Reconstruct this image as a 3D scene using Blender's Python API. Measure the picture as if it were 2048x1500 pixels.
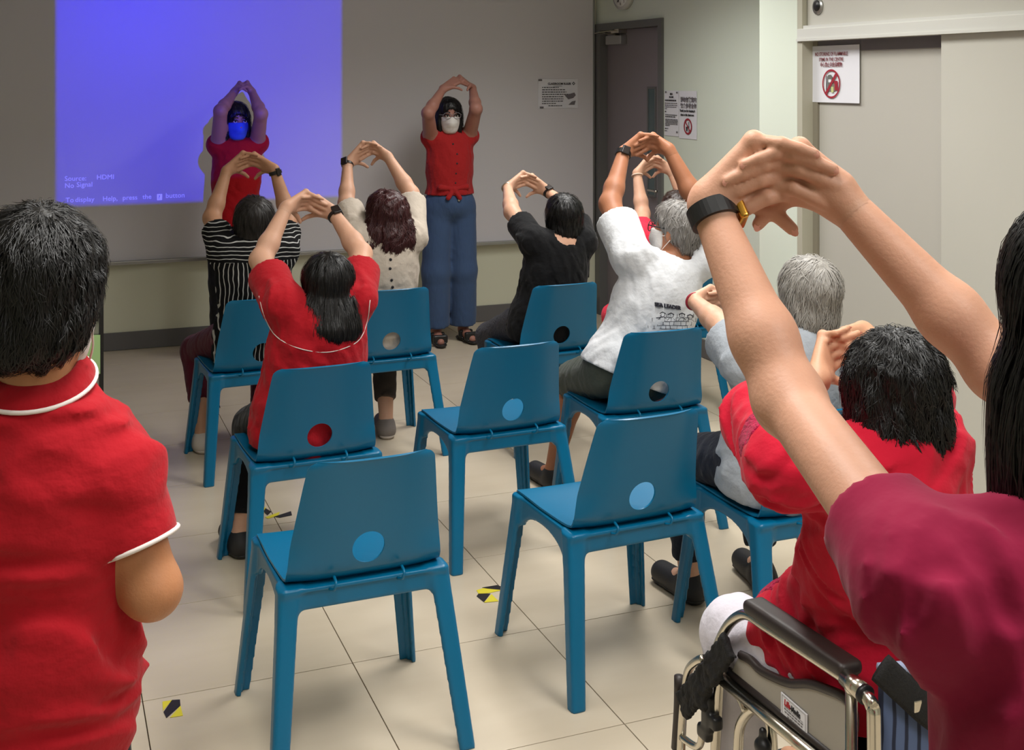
import bpy, bmesh, math, random
import numpy as np
import openvdb as vdb
from mathutils import Vector, Matrix

# ------------------------------------------------------------------ clear
for o in list(bpy.data.objects):
    bpy.data.objects.remove(o, do_unlink=True)
scene = bpy.context.scene
COL = scene.collection
random.seed(7)
RNG = np.random.default_rng(11)

# ------------------------------------------------------------------ camera
F_PX, YAW, Y_HOR, CAM_H = 2390.0, 0.3765, 160.0, 1.738
cam_data = bpy.data.cameras.new('camera')
cam = bpy.data.objects.new('camera', cam_data)
COL.objects.link(cam)
cam.location = (0, 0, CAM_H)
cam.rotation_euler = (math.pi / 2, 0, -YAW)
cam_data.sensor_width = 36.0
cam_data.lens = F_PX / 2048 * 36.0
cam_data.shift_y = -(750 - Y_HOR) / 2048
cam_data.clip_start = 0.05
scene.camera = cam

# ------------------------------------------------------------------ world, lamps, exposure
scene.view_settings.view_transform = 'Standard'
scene.view_settings.look = 'None'
scene.view_settings.gamma = 1.0
scene.view_settings.use_curve_mapping = False
scene.view_settings.exposure = -0.06
world = bpy.data.worlds.new('world')
scene.world = world
world.use_nodes = True
world.node_tree.nodes['Background'].inputs[0].default_value = (0.9, 0.95, 1.0, 1)
world.node_tree.nodes['Background'].inputs[1].default_value = 0.05

CEIL_Z = 2.75
LAMPS = [(2.6, 5.7, 27), (2.35, 4.0, 28), (0.55, 3.4, 6), (2.0, 2.2, 25), (0.45, 1.6, 22), (1.4, -0.3, 30)]
for i, (lx, ly, pw) in enumerate(LAMPS):
    ld = bpy.data.lights.new('ceiling_panel_lamp', 'AREA')
    ld.shape = 'RECTANGLE'; ld.size = 0.58; ld.size_y = 1.16
    ld.energy = pw; ld.color = (1.0, 0.99, 0.965); ld.spread = math.radians(138)
    lo_ = bpy.data.objects.new('ceiling_panel_lamp', ld)
    lo_.location = (lx, ly, CEIL_Z - 0.02)
    COL.objects.link(lo_)

# the projector: a spot whose beam is a blue rectangle, shining on the whiteboard
PRJ = Vector((0.86, 3.3, 2.5)); WALL_Y = 8.08; BOARD_Y = 8.05
pl = bpy.data.lights.new('projector_lamp', 'SPOT')
pl.energy = 780; pl.spot_size = math.radians(60); pl.spot_blend = 0.0; pl.shadow_soft_size = 0.015
pl.use_nodes = True
nt = pl.node_tree
for n_ in list(nt.nodes): nt.nodes.remove(n_)
out_ = nt.nodes.new('ShaderNodeOutputLight'); em_ = nt.nodes.new('ShaderNodeEmission')
tc_ = nt.nodes.new('ShaderNodeTexCoord'); sx_ = nt.nodes.new('ShaderNodeSeparateXYZ')
nt.links.new(tc_.outputs['Normal'], sx_.inputs[0])
def lmath(op, a, b=None):
    n = nt.nodes.new('ShaderNodeMath'); n.operation = op
    for i, v in enumerate((a, b)):
        if v is None: continue
        if isinstance(v, (int, float)): n.inputs[i].default_value = v
        else: nt.links.new(v, n.inputs[i])
    return n.outputs[0]
az_ = lmath('ABSOLUTE', sx_.outputs[2])
u_ = lmath('DIVIDE', sx_.outputs[0], az_); v_ = lmath('DIVIDE', sx_.outputs[1], az_)
TH = BOARD_Y - PRJ.y
SCR = (0.097, 1.925, 0.942, 2.315)
def window(v, lo, hi):
    return lmath('MULTIPLY', lmath('GREATER_THAN', v, lo), lmath('LESS_THAN', v, hi))
msk_ = lmath('MULTIPLY', window(u_, (SCR[0] - PRJ.x) / TH, (SCR[1] - PRJ.x) / TH), window(v_, (SCR[2] - PRJ.z) / TH, (SCR[3] - PRJ.z) / TH))
em_.inputs[0].default_value = (0.0, 0.0, 1.0, 1)
nt.links.new(msk_, em_.inputs[1]); nt.links.new(em_.outputs[0], out_.inputs[0])
plo = bpy.data.objects.new('projector_lamp', pl)
plo.location = PRJ; plo.rotation_euler = (math.pi / 2, 0, 0)
COL.objects.link(plo)

# ------------------------------------------------------------------ coordinates
SY, CY = math.sin(YAW), math.cos(YAW)
CAM = np.array([0, 0, CAM_H])
def ray(px, py):
    a = (px - 1024) / F_PX; b = (py - Y_HOR) / F_PX
    return np.array([SY + a * CY, CY - a * SY, -b])       # per metre of depth
def at(px, py, d): return CAM + ray(px, py) * d
def P(px, py, Y):
    r = ray(px, py); return CAM + r * (Y / r[1])
def PX(px, py, X):
    r = ray(px, py); return CAM + r * (X / r[0])
def PF(px, py, z=0.0):
    r = ray(px, py); return CAM + r * ((z - CAM_H) / r[2])
def reach(p0, px, py, L, near=False):
    u = ray(px, py); o = CAM - p0
    A = u @ u; B = 2 * u @ o; C = o @ o - L * L
    D = B * B - 4 * A * C
    t = -B / (2 * A)
    if D > 0: t += (-1 if near else 1) * math.sqrt(D) / (2 * A)
    return CAM + u * t
def nz(v):
    v = np.asarray(v, float); return v / (np.linalg.norm(v) + 1e-12)

# ------------------------------------------------------------------ materials
def lin(c): return tuple((x / 12.92 if x <= 0.04045 else ((x + 0.055) / 1.055) ** 2.4) for x in (v / 255 for v in c))
MATS = {}
def mat(name, rgb, rough=0.6, metal=0.0, bump=0.0, bscale=60, var=0.0, vscale=8, spec=0.5, stretch=(1, 1, 1), sss=0.0, sheen=0.0, alpha=1.0, trans=0.0, emit=None, coat=0.0, bdist=0.01):
    m = bpy.data.materials.new(name); m.use_nodes = True
    t = m.node_tree; b = t.nodes['Principled BSDF']
    c = lin(rgb) + (1,)
    b.inputs['Base Color'].default_value = c
    b.inputs['Roughness'].default_value = rough
    b.inputs['Metallic'].default_value = metal
    b.inputs['Specular IOR Level'].default_value = spec
    b.inputs['Coat Weight'].default_value = coat
    if sss:
        b.inputs['Subsurface Weight'].default_value = sss
        b.inputs['Subsurface Radius'].default_value = (0.012, 0.005, 0.003)
        b.inputs['Subsurface Scale'].default_value = 0.6
    if sheen: b.inputs['Sheen Weight'].default_value = sheen
    if trans: b.inputs['Transmission Weight'].default_value = trans
    b.inputs['Alpha'].default_value = alpha
    if emit:
        b.inputs['Emission Color'].default_value = lin(emit[0]) + (1,); b.inputs['Emission Strength'].default_value = emit[1]
    if bump or var:
        tc = t.nodes.new('ShaderNodeTexCoord'); mp = t.nodes.new('ShaderNodeMapping')
        mp.inputs['Scale'].default_value = stretch
        t.links.new(tc.outputs['Object'], mp.inputs[0])
        if var:
            n = t.nodes.new('ShaderNodeTexNoise'); n.inputs['Scale'].default_value = vscale; n.inputs['Detail'].default_value = 4
            t.links.new(mp.outputs[0], n.inputs['Vector'])
            mx = t.nodes.new('ShaderNodeMix'); mx.data_type = 'RGBA'
            mx.inputs[6].default_value = tuple(max(0, x * (1 - var)) for x in c[:3]) + (1,)
            mx.inputs[7].default_value = tuple(min(1, x * (1 + var)) for x in c[:3]) + (1,)
            t.links.new(n.outputs['Fac'], mx.inputs[0]); t.links.new(mx.outputs[2], b.inputs['Base Color'])
        if bump:
            n2 = t.nodes.new('ShaderNodeTexNoise'); n2.inputs['Scale'].default_value = bscale; n2.inputs['Detail'].default_value = 3
            t.links.new(mp.outputs[0], n2.inputs['Vector'])
            bp = t.nodes.new('ShaderNodeBump'); bp.inputs['Strength'].default_value = bump; bp.inputs['Distance'].default_value = bdist
            t.links.new(n2.outputs['Fac'], bp.inputs['Height']); t.links.new(bp.outputs[0], b.inputs['Normal'])
    MATS[name] = m
    return m
def skin(name, rgb): return mat(name, rgb, rough=0.5, sss=0.12, var=0.10, vscale=22, bump=0.12, bscale=220, spec=0.35, bdist=0.004)
def cloth(name, rgb, rough=0.85, bump=0.35, bscale=38, var=0.06, **k): return mat(name, rgb, rough=rough, bump=bump, bscale=bscale, var=var, vscale=14, sheen=0.08, spec=0.15, bdist=0.012, **k)
def hairm(name, rgb, rough=0.42, var=0.4): return mat(name, rgb, rough=rough, var=var, vscale=60, bump=0.4, bscale=160, stretch=(1, 1, .25), spec=0.4, bdist=0.004)

# ------------------------------------------------------------------ object helpers
def link(name, me, m=None, parent=None, smooth=False):
    o = bpy.data.objects.new(name, me)
    if m is not None:
        for x in (m if isinstance(m, (list, tuple)) else [m]): me.materials.append(x)
    COL.objects.link(o)
    if parent is not None: o.parent = parent
    if smooth: me.shade_smooth()
    return o
def tag(o, label=None, cat=None, group=None, kind=None):
    for k, v in (('label', label), ('category', cat), ('group', group), ('kind', kind)):
        if v: o[k] = v
    return o
def thing(name, label, cat, group=None, loc=(0, 0, 0)):
    o = bpy.data.objects.new(name, None); COL.objects.link(o); o.location = loc; o.empty_display_size = 0.1
    return tag(o, label, cat, group)
def mesh(name, V, Fs):
    me = bpy.data.meshes.new(name)
    me.from_pydata([tuple(map(float, v)) for v in V], [], [tuple(map(int, f)) for f in Fs]); me.update()
    return me
def bmesh_to(name, bm):
    me = bpy.data.meshes.new(name); bm.normal_update(); bm.to_mesh(me); bm.free(); return me
def box_bm(bm, lo, hi, bevel=0.0, seg=2, M=None):
    r = bmesh.ops.create_cube(bm, size=1.0)
    vs = r['verts']
    lo = Vector(lo); hi = Vector(hi)
    for v in vs: v.co = Vector([(lo[i] + hi[i]) / 2 + v.co[i] * (hi[i] - lo[i]) for i in range(3)])
    if bevel:
        es = list({e for v in vs for e in v.link_edges})
        rr = bmesh.ops.bevel(bm, geom=es, offset=bevel, segments=seg, profile=0.7, affect='EDGES')
        vs = list({v for v in rr['verts']} | {v for v in vs if v.is_valid})
    if M is not None:
        allv = set(); stack = [v for v in vs if v.is_valid]
        while stack:
            v = stack.pop()
            if v in allv: continue
            allv.add(v); stack += [e.other_vert(v) for e in v.link_edges]
        for v in allv: v.co = M @ v.co
def box(name, lo, hi, m, parent=None, bevel=0.0, M=None, smooth=False):
    bm = bmesh.new(); box_bm(bm, lo, hi, bevel, 2, M)
    return link(name, bmesh_to(name, bm), m, parent, smooth)
def tube_arrays(path, r, seg=10, cap=True, flat=1.0, ref=(0, 0, 1)):
    path = np.array(path, float); n = len(path)
    rr = np.full(n, r) if np.isscalar(r) else np.array(r)
    T = np.gradient(path, axis=0); T /= np.linalg.norm(T, axis=1)[:, None] + 1e-12
    ref = np.array(ref, float)
    if abs(T[0] @ ref) > 0.95: ref = np.array([1., 0, 0])
    N = ref - T[0] * (T[0] @ ref); N = nz(N)
    V = []; Fc = []
    for i in range(n):
        N = nz(N - T[i] * (T[i] @ N)); B = np.cross(T[i], N)
        for k in range(seg):
            a = 2 * math.pi * k / seg
            V.append(path[i] + rr[i] * (math.cos(a) * N * flat + math.sin(a) * B))
    for i in range(n - 1):
        for k in range(seg):
            a, b = i * seg + k, i * seg + (k + 1) % seg
            Fc.append((a, b, b + seg, a + seg))
    if cap:
        Fc.append(tuple(range(seg))[::-1]); Fc.append(tuple(range((n - 1) * seg, n * seg)))
    return V, Fc
def smooth_path(pts, n=8):
    pts = np.array(pts, float); out = []
    Q = np.vstack([2 * pts[0] - pts[1], pts, 2 * pts[-1] - pts[-2]])
    for i in range(1, len(Q) - 2):
        for t in np.linspace(0, 1, n, endpoint=False):
            p0, p1, p2, p3 = Q[i - 1:i + 3]
            out.append(.5 * (2 * p1 + (p2 - p0) * t + (2 * p0 - 5 * p1 + 4 * p2 - p3) * t * t + (3 * p1 - p0 - 3 * p2 + p3) * t ** 3))
    out.append(pts[-1]); return np.array(out)
def tube(name, path, r, m, parent=None, seg=10, flat=1.0, ref=(0, 0, 1)):
    V, Fc = tube_arrays(path, r, seg, True, flat, ref)
    return link(name, mesh(name, V, Fc), m, parent, True)
def disc(name, c, axis, r, th, m, parent=None, seg=28, r2=None):
    c = np.array(c, float); ax = nz(axis)
    return tube(name, [c - ax * th / 2, c + ax * th / 2], [r, r if r2 is None else r2], m, parent, seg)
def sharp(o, ang=40):
    me = o.data
    try: me.set_sharp_from_angle(angle=math.radians(ang))
    except Exception: pass
    return o
def text_mesh(name, s, size, m, parent, origin, ux, uy, align='LEFT', ext=0.0004, shear=0.0, bold=0.0, sx=1.0):
    cu = bpy.data.curves.new(name, 'FONT'); cu.body = s; cu.size = size; cu.align_x = align; cu.extrude = ext; cu.shear = shear; cu.offset = bold
    cu.resolution_u = 3
    o = bpy.data.objects.new(name, cu); COL.objects.link(o)
    bpy.context.view_layer.update()
    me = bpy.data.meshes.new_from_object(o.evaluated_get(bpy.context.evaluated_depsgraph_get()))
    bpy.data.objects.remove(o, do_unlink=True); bpy.data.curves.remove(cu)
    ux = nz(ux); uy = nz(uy); n = np.cross(ux, uy)
    M = Matrix(((ux[0] * sx, uy[0], n[0], origin[0]), (ux[1] * sx, uy[1], n[1], origin[1]), (ux[2] * sx, uy[2], n[2], origin[2]), (0, 0, 0, 1)))
    me.transform(M); me.materials.clear(); me.name = name
    return link(name, me, m, parent)

# ------------------------------------------------------------------ signed distance fields -> smooth meshes
class Field:
    def __init__(s, lo, hi, h):
        s.lo = np.array(lo, float); s.h = h
        s.n = np.ceil((np.array(hi, float) - s.lo) / h).astype(int) + 1
        s.ax = [(s.lo[i] + h * np.arange(s.n[i])).astype(np.float32) for i in range(3)]
        s.f = np.full(tuple(s.n), 0.5, np.float32)
    def block(s, lo, hi):
        a = np.clip(np.floor((np.array(lo) - s.lo) / s.h).astype(int), 0, s.n)
        b = np.clip(np.ceil((np.array(hi) - s.lo) / s.h).astype(int) + 1, 0, s.n)
        if (b <= a).any(): return None
        sl = tuple(slice(a[i], b[i]) for i in range(3))
        return sl, s.ax[0][sl[0]][:, None, None], s.ax[1][sl[1]][None, :, None], s.ax[2][sl[2]][None, None, :]
    def merge(s, sl, d, k, op):
        f = s.f[sl]
        if op == 'sub':
            d = -d
            if k <= 0: s.f[sl] = np.maximum(f, d)
            else:
                h = np.clip(.5 - .5 * (d - f) / k, 0, 1); s.f[sl] = f * h + d * (1 - h) + k * h * (1 - h)
            return
        if k <= 0: s.f[sl] = np.minimum(f, d)
        else:
            h = np.clip(.5 + .5 * (d - f) / k, 0, 1); s.f[sl] = f * h + d * (1 - h) - k * h * (1 - h)
    def cap(s, a, b, ra, rb, k=0.02, op='add', flat=False, flat0=False):
        a = np.array(a, np.float32); b = np.array(b, np.float32); pad = max(ra, rb) + k + 3 * s.h
        g = s.block(np.minimum(a, b) - pad, np.maximum(a, b) + pad)
        if g is None: return s
        sl, X, Y, Z = g; ba = b - a; L2 = float(ba @ ba) + 1e-12
        px, py, pz = X - a[0], Y - a[1], Z - a[2]
        tt = (px * ba[0] + py * ba[1] + pz * ba[2]) / L2
        t = np.clip(tt, 0, 1)
        d = np.sqrt((px - t * ba[0]) ** 2 + (py - t * ba[1]) ** 2 + (pz - t * ba[2]) ** 2) - (ra + (rb - ra) * t)
        if flat: d = np.maximum(d, (tt - 1) * math.sqrt(L2))
        if flat0: d = np.maximum(d, -tt * math.sqrt(L2))
        s.merge(sl, d, k, op); return s
    def ell(s, c, r, R=None, k=0.03, op='add'):
        c = np.array(c, np.float32); r = np.array(r, np.float32); pad = r.max() + k + 3 * s.h
        g = s.block(c - pad, c + pad)
        if g is None: return s
        sl, X, Y, Z = g; p = (X - c[0], Y - c[1], Z - c[2])
        if R is not None: p = tuple(p[0] * R[i][0] + p[1] * R[i][1] + p[2] * R[i][2] for i in range(3))
        k0 = np.sqrt((p[0] / r[0]) ** 2 + (p[1] / r[1]) ** 2 + (p[2] / r[2]) ** 2)
        k1 = np.sqrt((p[0] / r[0] ** 2) ** 2 + (p[1] / r[1] ** 2) ** 2 + (p[2] / r[2] ** 2) ** 2) + 1e-9
        s.merge(sl, k0 * (k0 - 1) / k1, k, op); return s
    def rbox(s, c, hs, R=None, rad=0.01, k=0.0, op='add'):
        c = np.array(c, np.float32); hs = np.array(hs, np.float32); pad = np.linalg.norm(hs) + k + 3 * s.h
        g = s.block(c - pad, c + pad)
        if g is None: return s
        sl, X, Y, Z = g; p = (X - c[0], Y - c[1], Z - c[2])
        if R is not None: p = tuple(p[0] * R[i][0] + p[1] * R[i][1] + p[2] * R[i][2] for i in range(3))
        q = [np.abs(p[i]) - (hs[i] - rad) for i in range(3)]
        d = np.sqrt(sum(np.maximum(x, 0) ** 2 for x in q)) + np.minimum(np.maximum(np.maximum(q[0], q[1]), q[2]), 0) - rad
        s.merge(sl, d, k, op); return s
    def plane(s, p, n):            # keep the side n points away from
        n = nz(n); X, Y, Z = s.ax[0][:, None, None], s.ax[1][None, :, None], s.ax[2][None, None, :]
        s.f = np.maximum(s.f, ((X - p[0]) * n[0] + (Y - p[1]) * n[1] + (Z - p[2]) * n[2]).astype(np.float32)); return s
    def cut_end(s, e, dv, r, reach_=.09):
        g = s.block(np.array(e) - r - reach_, np.array(e) + r + reach_)
        if g is None: return s
        sl, X, Y, Z = g; q = (X - e[0]) * dv[0] + (Y - e[1]) * dv[1] + (Z - e[2]) * dv[2]
        d2 = (X - e[0]) ** 2 + (Y - e[1]) ** 2 + (Z - e[2]) ** 2 - q ** 2
        s.f[sl] = np.where((d2 < (r + .03) ** 2) & (q > -.03) & (q < reach_), np.maximum(s.f[sl], q), s.f[sl]); return s
    def wrinkle(s, amp, wl, seed=0, squash=(1, 1, 1), ridge=0.6, mask=None):
        rng = np.random.default_rng(seed)
        idx = np.argwhere(np.abs(s.f) < amp * 2.5 + 2.5 * s.h)
        p = s.lo + idx * s.h
        q = p * np.array(squash)
        w = np.zeros(len(p))
        warp = np.stack([np.sin(q @ rng.normal(size=3) * 2 * math.pi / (wl * 3.1) + rng.uniform(0, 6)) for _ in range(3)], 1) * wl * .45
        q = q + warp
        for i in range(5):
            d = nz(rng.normal(size=3)); ph = rng.uniform(0, 6.28); l = wl * rng.uniform(.6, 1.5)
            v = np.sin(q @ d * 2 * math.pi / l + ph)
            w += ridge * (1 - 2 * np.abs(v)) + (1 - ridge) * v
        w *= amp / 2.4
        if mask is not None: w *= mask(p)
        s.f[idx[:, 0], idx[:, 1], idx[:, 2]] -= w.astype(np.float32); return s
    def sample(s, p):
        q = (np.asarray(p) - s.lo) / s.h
        q = np.clip(q, 0, s.n - 1.001); i = np.floor(q).astype(int); t = q - i
        f = s.f; r = 0
        for dx in (0, 1):
            for dy in (0, 1):
                for dz in (0, 1):
                    wgt = (t[..., 0] if dx else 1 - t[..., 0]) * (t[..., 1] if dy else 1 - t[..., 1]) * (t[..., 2] if dz else 1 - t[..., 2])
                    r = r + wgt * f[i[..., 0] + dx, i[..., 1] + dy, i[..., 2] + dz]
        return r
    def grad(s, p):
        e = s.h; g = np.stack([s.sample(p + np.eye(3)[i] * e) - s.sample(p - np.eye(3)[i] * e) for i in range(3)], -1)
        return g / (np.linalg.norm(g, axis=-1, keepdims=True) + 1e-9)
    def arrays(s):
        f = s.f.copy()
        for a in range(3):       # close at the border
            sl = [slice(None)] * 3
            for e in (0, -1):
                sl[a] = e; f[tuple(sl)] = np.maximum(f[tuple(sl)], s.h)
        f = np.clip(f, -4 * s.h, 4 * s.h)
        g = vdb.FloatGrid(float(4 * s.h)); g.copyFromArray(f, tolerance=0.0)
        V, Q = g.convertToQuads(0.0)
        return np.array(V, float) * s.h + s.lo, np.array(Q)
    def hit(s, px, py, d0, d1, off=0.0):       # first surface point along a sight line
        t = np.linspace(d0, d1, 500); p = CAM + ray(px, py)[None] * t[:, None]
        v = s.sample(p) - off
        i = int(np.argmax(v < 0)) if (v < 0).any() else int(np.argmin(v))
        return p[i]
def quads_mesh(name, parts):
    V = []; Q = []; n = 0
    for v, q in parts:
        V.append(v); Q.append(q + n); n += len(v)
    V = np.vstack(V); Q = np.vstack(Q)
    me = bpy.data.meshes.new(name)
    me.vertices.add(len(V)); me.vertices.foreach_set('co', V.ravel().astype(np.float32))
    me.loops.add(Q.size); me.loops.foreach_set('vertex_index', Q.ravel().astype(np.int32))
    me.polygons.add(len(Q)); me.polygons.foreach_set('loop_start', (np.arange(len(Q)) * 4).astype(np.int32))
    me.update(calc_edges=True); me.validate()
    return me
def relax(V, Q, it=1, lam=0.5):
    for _ in range(it):
        acc = np.zeros_like(V); cnt = np.zeros(len(V))
        for a, b in ((0, 1), (1, 2), (2, 3), (3, 0)):
            np.add.at(acc, Q[:, a], V[Q[:, b]]); np.add.at(acc, Q[:, b], V[Q[:, a]])
            np.add.at(cnt, Q[:, a], 1); np.add.at(cnt, Q[:, b], 1)
        V = V + lam * (acc / np.maximum(cnt, 1)[:, None] - V)
    return V
def sdf_obj(name, fields, m, parent=None, it=2):
    parts = []
    for fl in (fields if isinstance(fields, list) else [fields]):
        V, Q = fl.arrays()
        if len(Q): parts.append((relax(V, Q, it), Q))
    return link(name, quads_mesh(name, parts), m, parent, True)
# ------------------------------------------------------------------ room materials
M_wall = mat('painted_wall', (214, 222, 208), rough=0.75, bump=0.05, bscale=300, var=0.02, vscale=3)
M_wallfront = mat('front_wall_paint', (214, 214, 192), rough=0.75, bump=0.05, bscale=300, var=0.02, vscale=3)
M_ceil = mat('ceiling_board', (215, 215, 208), rough=0.9, bump=0.1, bscale=200)
M_board = mat('whiteboard_enamel', (211, 208, 212), rough=0.38, spec=0.35)
M_alu = mat('aluminium', (170, 170, 168), rough=0.35, metal=0.9)
M_base = mat('grey_skirting', (98, 96, 96), rough=0.6)
M_grout = mat('tile_grout', (70, 58, 46), rough=0.9)
M_doorframe = mat('door_frame_grey', (98, 98, 97), rough=0.5)
M_doorslab = mat('door_laminate_grey', (128, 120, 124), rough=0.55, var=0.03, vscale=5)
M_lam = mat('cabinet_laminate', (190, 188, 178), rough=0.5, var=0.02, vscale=2)
M_lamin = mat('cabinet_laminate_back', (182, 179, 170), rough=0.5, var=0.02, vscale=2)
M_rail = mat('cabinet_rail', (205, 205, 198), rough=0.4)
M_trim = mat('cabinet_trim', (178, 175, 158), rough=0.5)
M_jamb = mat('cabinet_jamb', (140, 134, 118), rough=0.6)  # darker beige for the jamb and the back panel
M_black = mat('black_plastic', (22, 22, 24), rough=0.4)
M_dark = mat('dark_print', (40, 38, 42), rough=0.8)
M_paper = mat('white_paper', (222, 222, 228), rough=0.7, bump=0.05, bscale=20)
M_red = mat('red_print', (150, 26, 44), rough=0.7)
M_greyprint = mat('grey_print', (110, 106, 110), rough=0.8)
M_steel = mat('chrome_steel', (205, 200, 188), rough=0.22, metal=1.0)
M_glassdark = mat('wired_glass', (70, 88, 90), rough=0.15, spec=0.6)

def tile_material():
    m = mat('beige_floor_tile', (186, 172, 152), rough=0.33, spec=0.4)
    t = m.node_tree; b = t.nodes['Principled BSDF']
    tc = t.nodes.new('ShaderNodeTexCoord'); mp = t.nodes.new('ShaderNodeMapping'); mp.inputs['Scale'].default_value = (1.0, 4, 1)
    geo = t.nodes.new('ShaderNodeObjectInfo')
    n = t.nodes.new('ShaderNodeTexNoise'); n.inputs['Scale'].default_value = 2.2; n.inputs['Detail'].default_value = 6; n.noise_dimensions = '4D'
    ml = t.nodes.new('ShaderNodeMath'); ml.operation = 'MULTIPLY'; ml.inputs[1].default_value = 30
    t.links.new(geo.outputs['Random'], ml.inputs[0]); t.links.new(ml.outputs[0], n.inputs['W'])
    t.links.new(tc.outputs['Object'], mp.inputs[0]); t.links.new(mp.outputs[0], n.inputs['Vector'])
    cr = t.nodes.new('ShaderNodeValToRGB')
    cr.color_ramp.elements[0].position = .3; cr.color_ramp.elements[0].color = lin((194, 180, 158)) + (1,)
    cr.color_ramp.elements[1].position = .7; cr.color_ramp.elements[1].color = lin((202, 189, 168)) + (1,)
    t.links.new(n.outputs['Fac'], cr.inputs[0]); t.links.new(cr.outputs[0], b.inputs['Base Color'])
    return m
M_tile = tile_material()

# ------------------------------------------------------------------ room shell
X0, X1, Y0, XC = -1.9, 3.87, -1.8, 3.36
COL_Y = float(PX(1519, 300, XC)[1])          # far edge of the cabinet wall
floor = tag(box('floor', (X0, Y0, -0.12), (X1 + .1, WALL_Y, -0.006), M_grout), kind='structure')
TS, TX, TY = 0.6, 0.268, 3.488
me_tile = None
for i in range(-4, 6):
    for j in range(-9, 8):
        x, y = TX + i * TS, TY + j * TS
        if x + TS < X0 or y + TS < Y0 or y > WALL_Y - .01 or x > X1: continue
        w = min(TS, X1 - x) if x + TS > X1 else TS; l = min(TS, WALL_Y - y) if y + TS > WALL_Y else TS
        if w < .02 or l < .02: continue
        full = abs(w - TS) < 1e-6 and abs(l - TS) < 1e-6
        if full and me_tile is not None:
            o = bpy.data.objects.new('tile', me_tile); COL.objects.link(o); o.parent = floor
        else:
            o = box('tile', (.0015, .0015, -.012), (w - .0015, l - .0015, 0), M_tile, floor, bevel=.0012)
            if full: me_tile = o.data
        o.location = (x, y, 0)
tag(box('ceiling', (X0 - .1, Y0 - .1, CEIL_Z), (X1 + .1, WALL_Y + .1, CEIL_Z + .1), M_ceil), kind='structure')
tag(box('wall_front', (X0 - .1, WALL_Y, -.1), (X1 + .1, WALL_Y + .12, CEIL_Z), M_wallfront), kind='structure')
tag(box('wall_left', (X0 - .12, Y0, -.1), (X0, WALL_Y, CEIL_Z), M_wall), kind='structure')
tag(box('wall_back', (X0 - .1, Y0 - .12, -.1), (X1 + .1, Y0, CEIL_Z), M_wall), kind='structure')
DY0, DY1, DH = 7.04, 8.03, 2.148
# right wall: pieces round the door opening, one mesh
bm = bmesh.new()
box_bm(bm, (X1, COL_Y - .3, -.1), (X1 + .12, DY0, CEIL_Z))
box_bm(bm, (X1, DY0, DH), (X1 + .12, DY1, CEIL_Z))
box_bm(bm, (X1, DY1, -.1), (X1 + .12, WALL_Y, CEIL_Z))
tag(link('wall_right', bmesh_to('wall_right', bm), M_wall), kind='structure')
CAB_Y1 = float(PX(1597, 300, XC)[1])         # where the cabinet front begins
tag(box('wall_right_2', (XC, CAB_Y1, -.1), (X1 + .12, COL_Y, CEIL_Z), M_wall), kind='structure')
tag(box('wall_right_3', (X1 + .12, Y0, -.1), (X1 + .24, CAB_Y1, CEIL_Z), M_wall), kind='structure')
tag(box('baseboard_front', (X0, WALL_Y - .014, 0.002), (X1 - .002, WALL_Y, .115), M_base, bevel=.003), kind='structure')
tag(box('baseboard_right', (X1 - .014, COL_Y, 0.002), (X1, DY0 - .05, .115), M_base, bevel=.003), kind='structure')

# lamps in the ceiling (behind and above the frame)
M_diff = mat('lamp_diffuser', (250, 250, 245), emit=((255, 250, 240), 2.2))
for k, (lx, ly, pw) in enumerate(LAMPS):
    t = thing('ceiling_light', 'recessed white ceiling light panel over the ' + ['black tee', 'right front rows', 'left front rows', 'wheelchair', 'standing woman in red', 'camera'][k], 'light', 'ceiling lights')
    t.location = (lx, ly, CEIL_Z)
    bm = bmesh.new()
    for a, b in (((-.31, -.6, -.012), (.31, -.585, 0)), ((-.31, .585, -.012), (.31, .6, 0)), ((-.31, -.585, -.012), (-.295, .585, 0)), ((.295, -.585, -.012), (.31, .585, 0))): box_bm(bm, a, b)
    link('frame', bmesh_to('frame', bm), M_rail, t)
    box('diffuser', (-.295, -.585, -.006), (.295, .585, -.001), M_diff, t)

# ------------------------------------------------------------------ door in the right wall
d = thing('door_1', 'grey laminate door with a narrow glass slit', 'door'); d['kind'] = 'structure'
fx0, fx1 = X1 - .018, X1 + .1
bm = bmesh.new()
box_bm(bm, (fx0, DY0 - .005, 0), (fx1, DY0 + .05, DH + .005)); box_bm(bm, (fx0, DY1 - .05, 0), (fx1, DY1 + .03, DH + .005)); box_bm(bm, (fx0, DY0 + .05, DH - .045), (fx1, DY1 - .05, DH + .005))
link('door_frame', bmesh_to('door_frame', bm), M_doorframe, d)
sx = X1 + .045
slab = box('door_panel', (sx, DY0 + .052, .008), (sx + .045, DY1 - .052, DH - .048), M_doorslab, d)
vy0, vy1 = float(PX(1311, 250, sx)[1]), float(PX(1298, 250, sx)[1])
vz1, vz0 = float(PX(1304, 178, sx)[2]), .95
box('vision_panel', (sx - .004, vy0, vz0), (sx + .001, vy1, vz1), M_glassdark, d)
bm = bmesh.new(); w_ = .016
box_bm(bm, (sx - .008, vy0 - w_, vz0), (sx, vy0, vz1)); box_bm(bm, (sx - .008, vy1, vz0), (sx, vy1 + w_, vz1)); box_bm(bm, (sx - .008, vy0 - w_, vz1), (sx, vy1 + w_, vz1 + w_)); box_bm(bm, (sx - .008, vy0 - w_, vz0 - w_), (sx, vy1 + w_, vz0))
link('vision_frame', bmesh_to('vision_frame', bm), M_doorframe, d)
hp = PX(1320, 383, sx - .03); hq = PX(1300, 384, sx - .055)
hd = disc('handle_rose', (sx - .006, hp[1] + .02, hp[2]), (1, 0, 0), .026, .012, M_steel, d)
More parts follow.
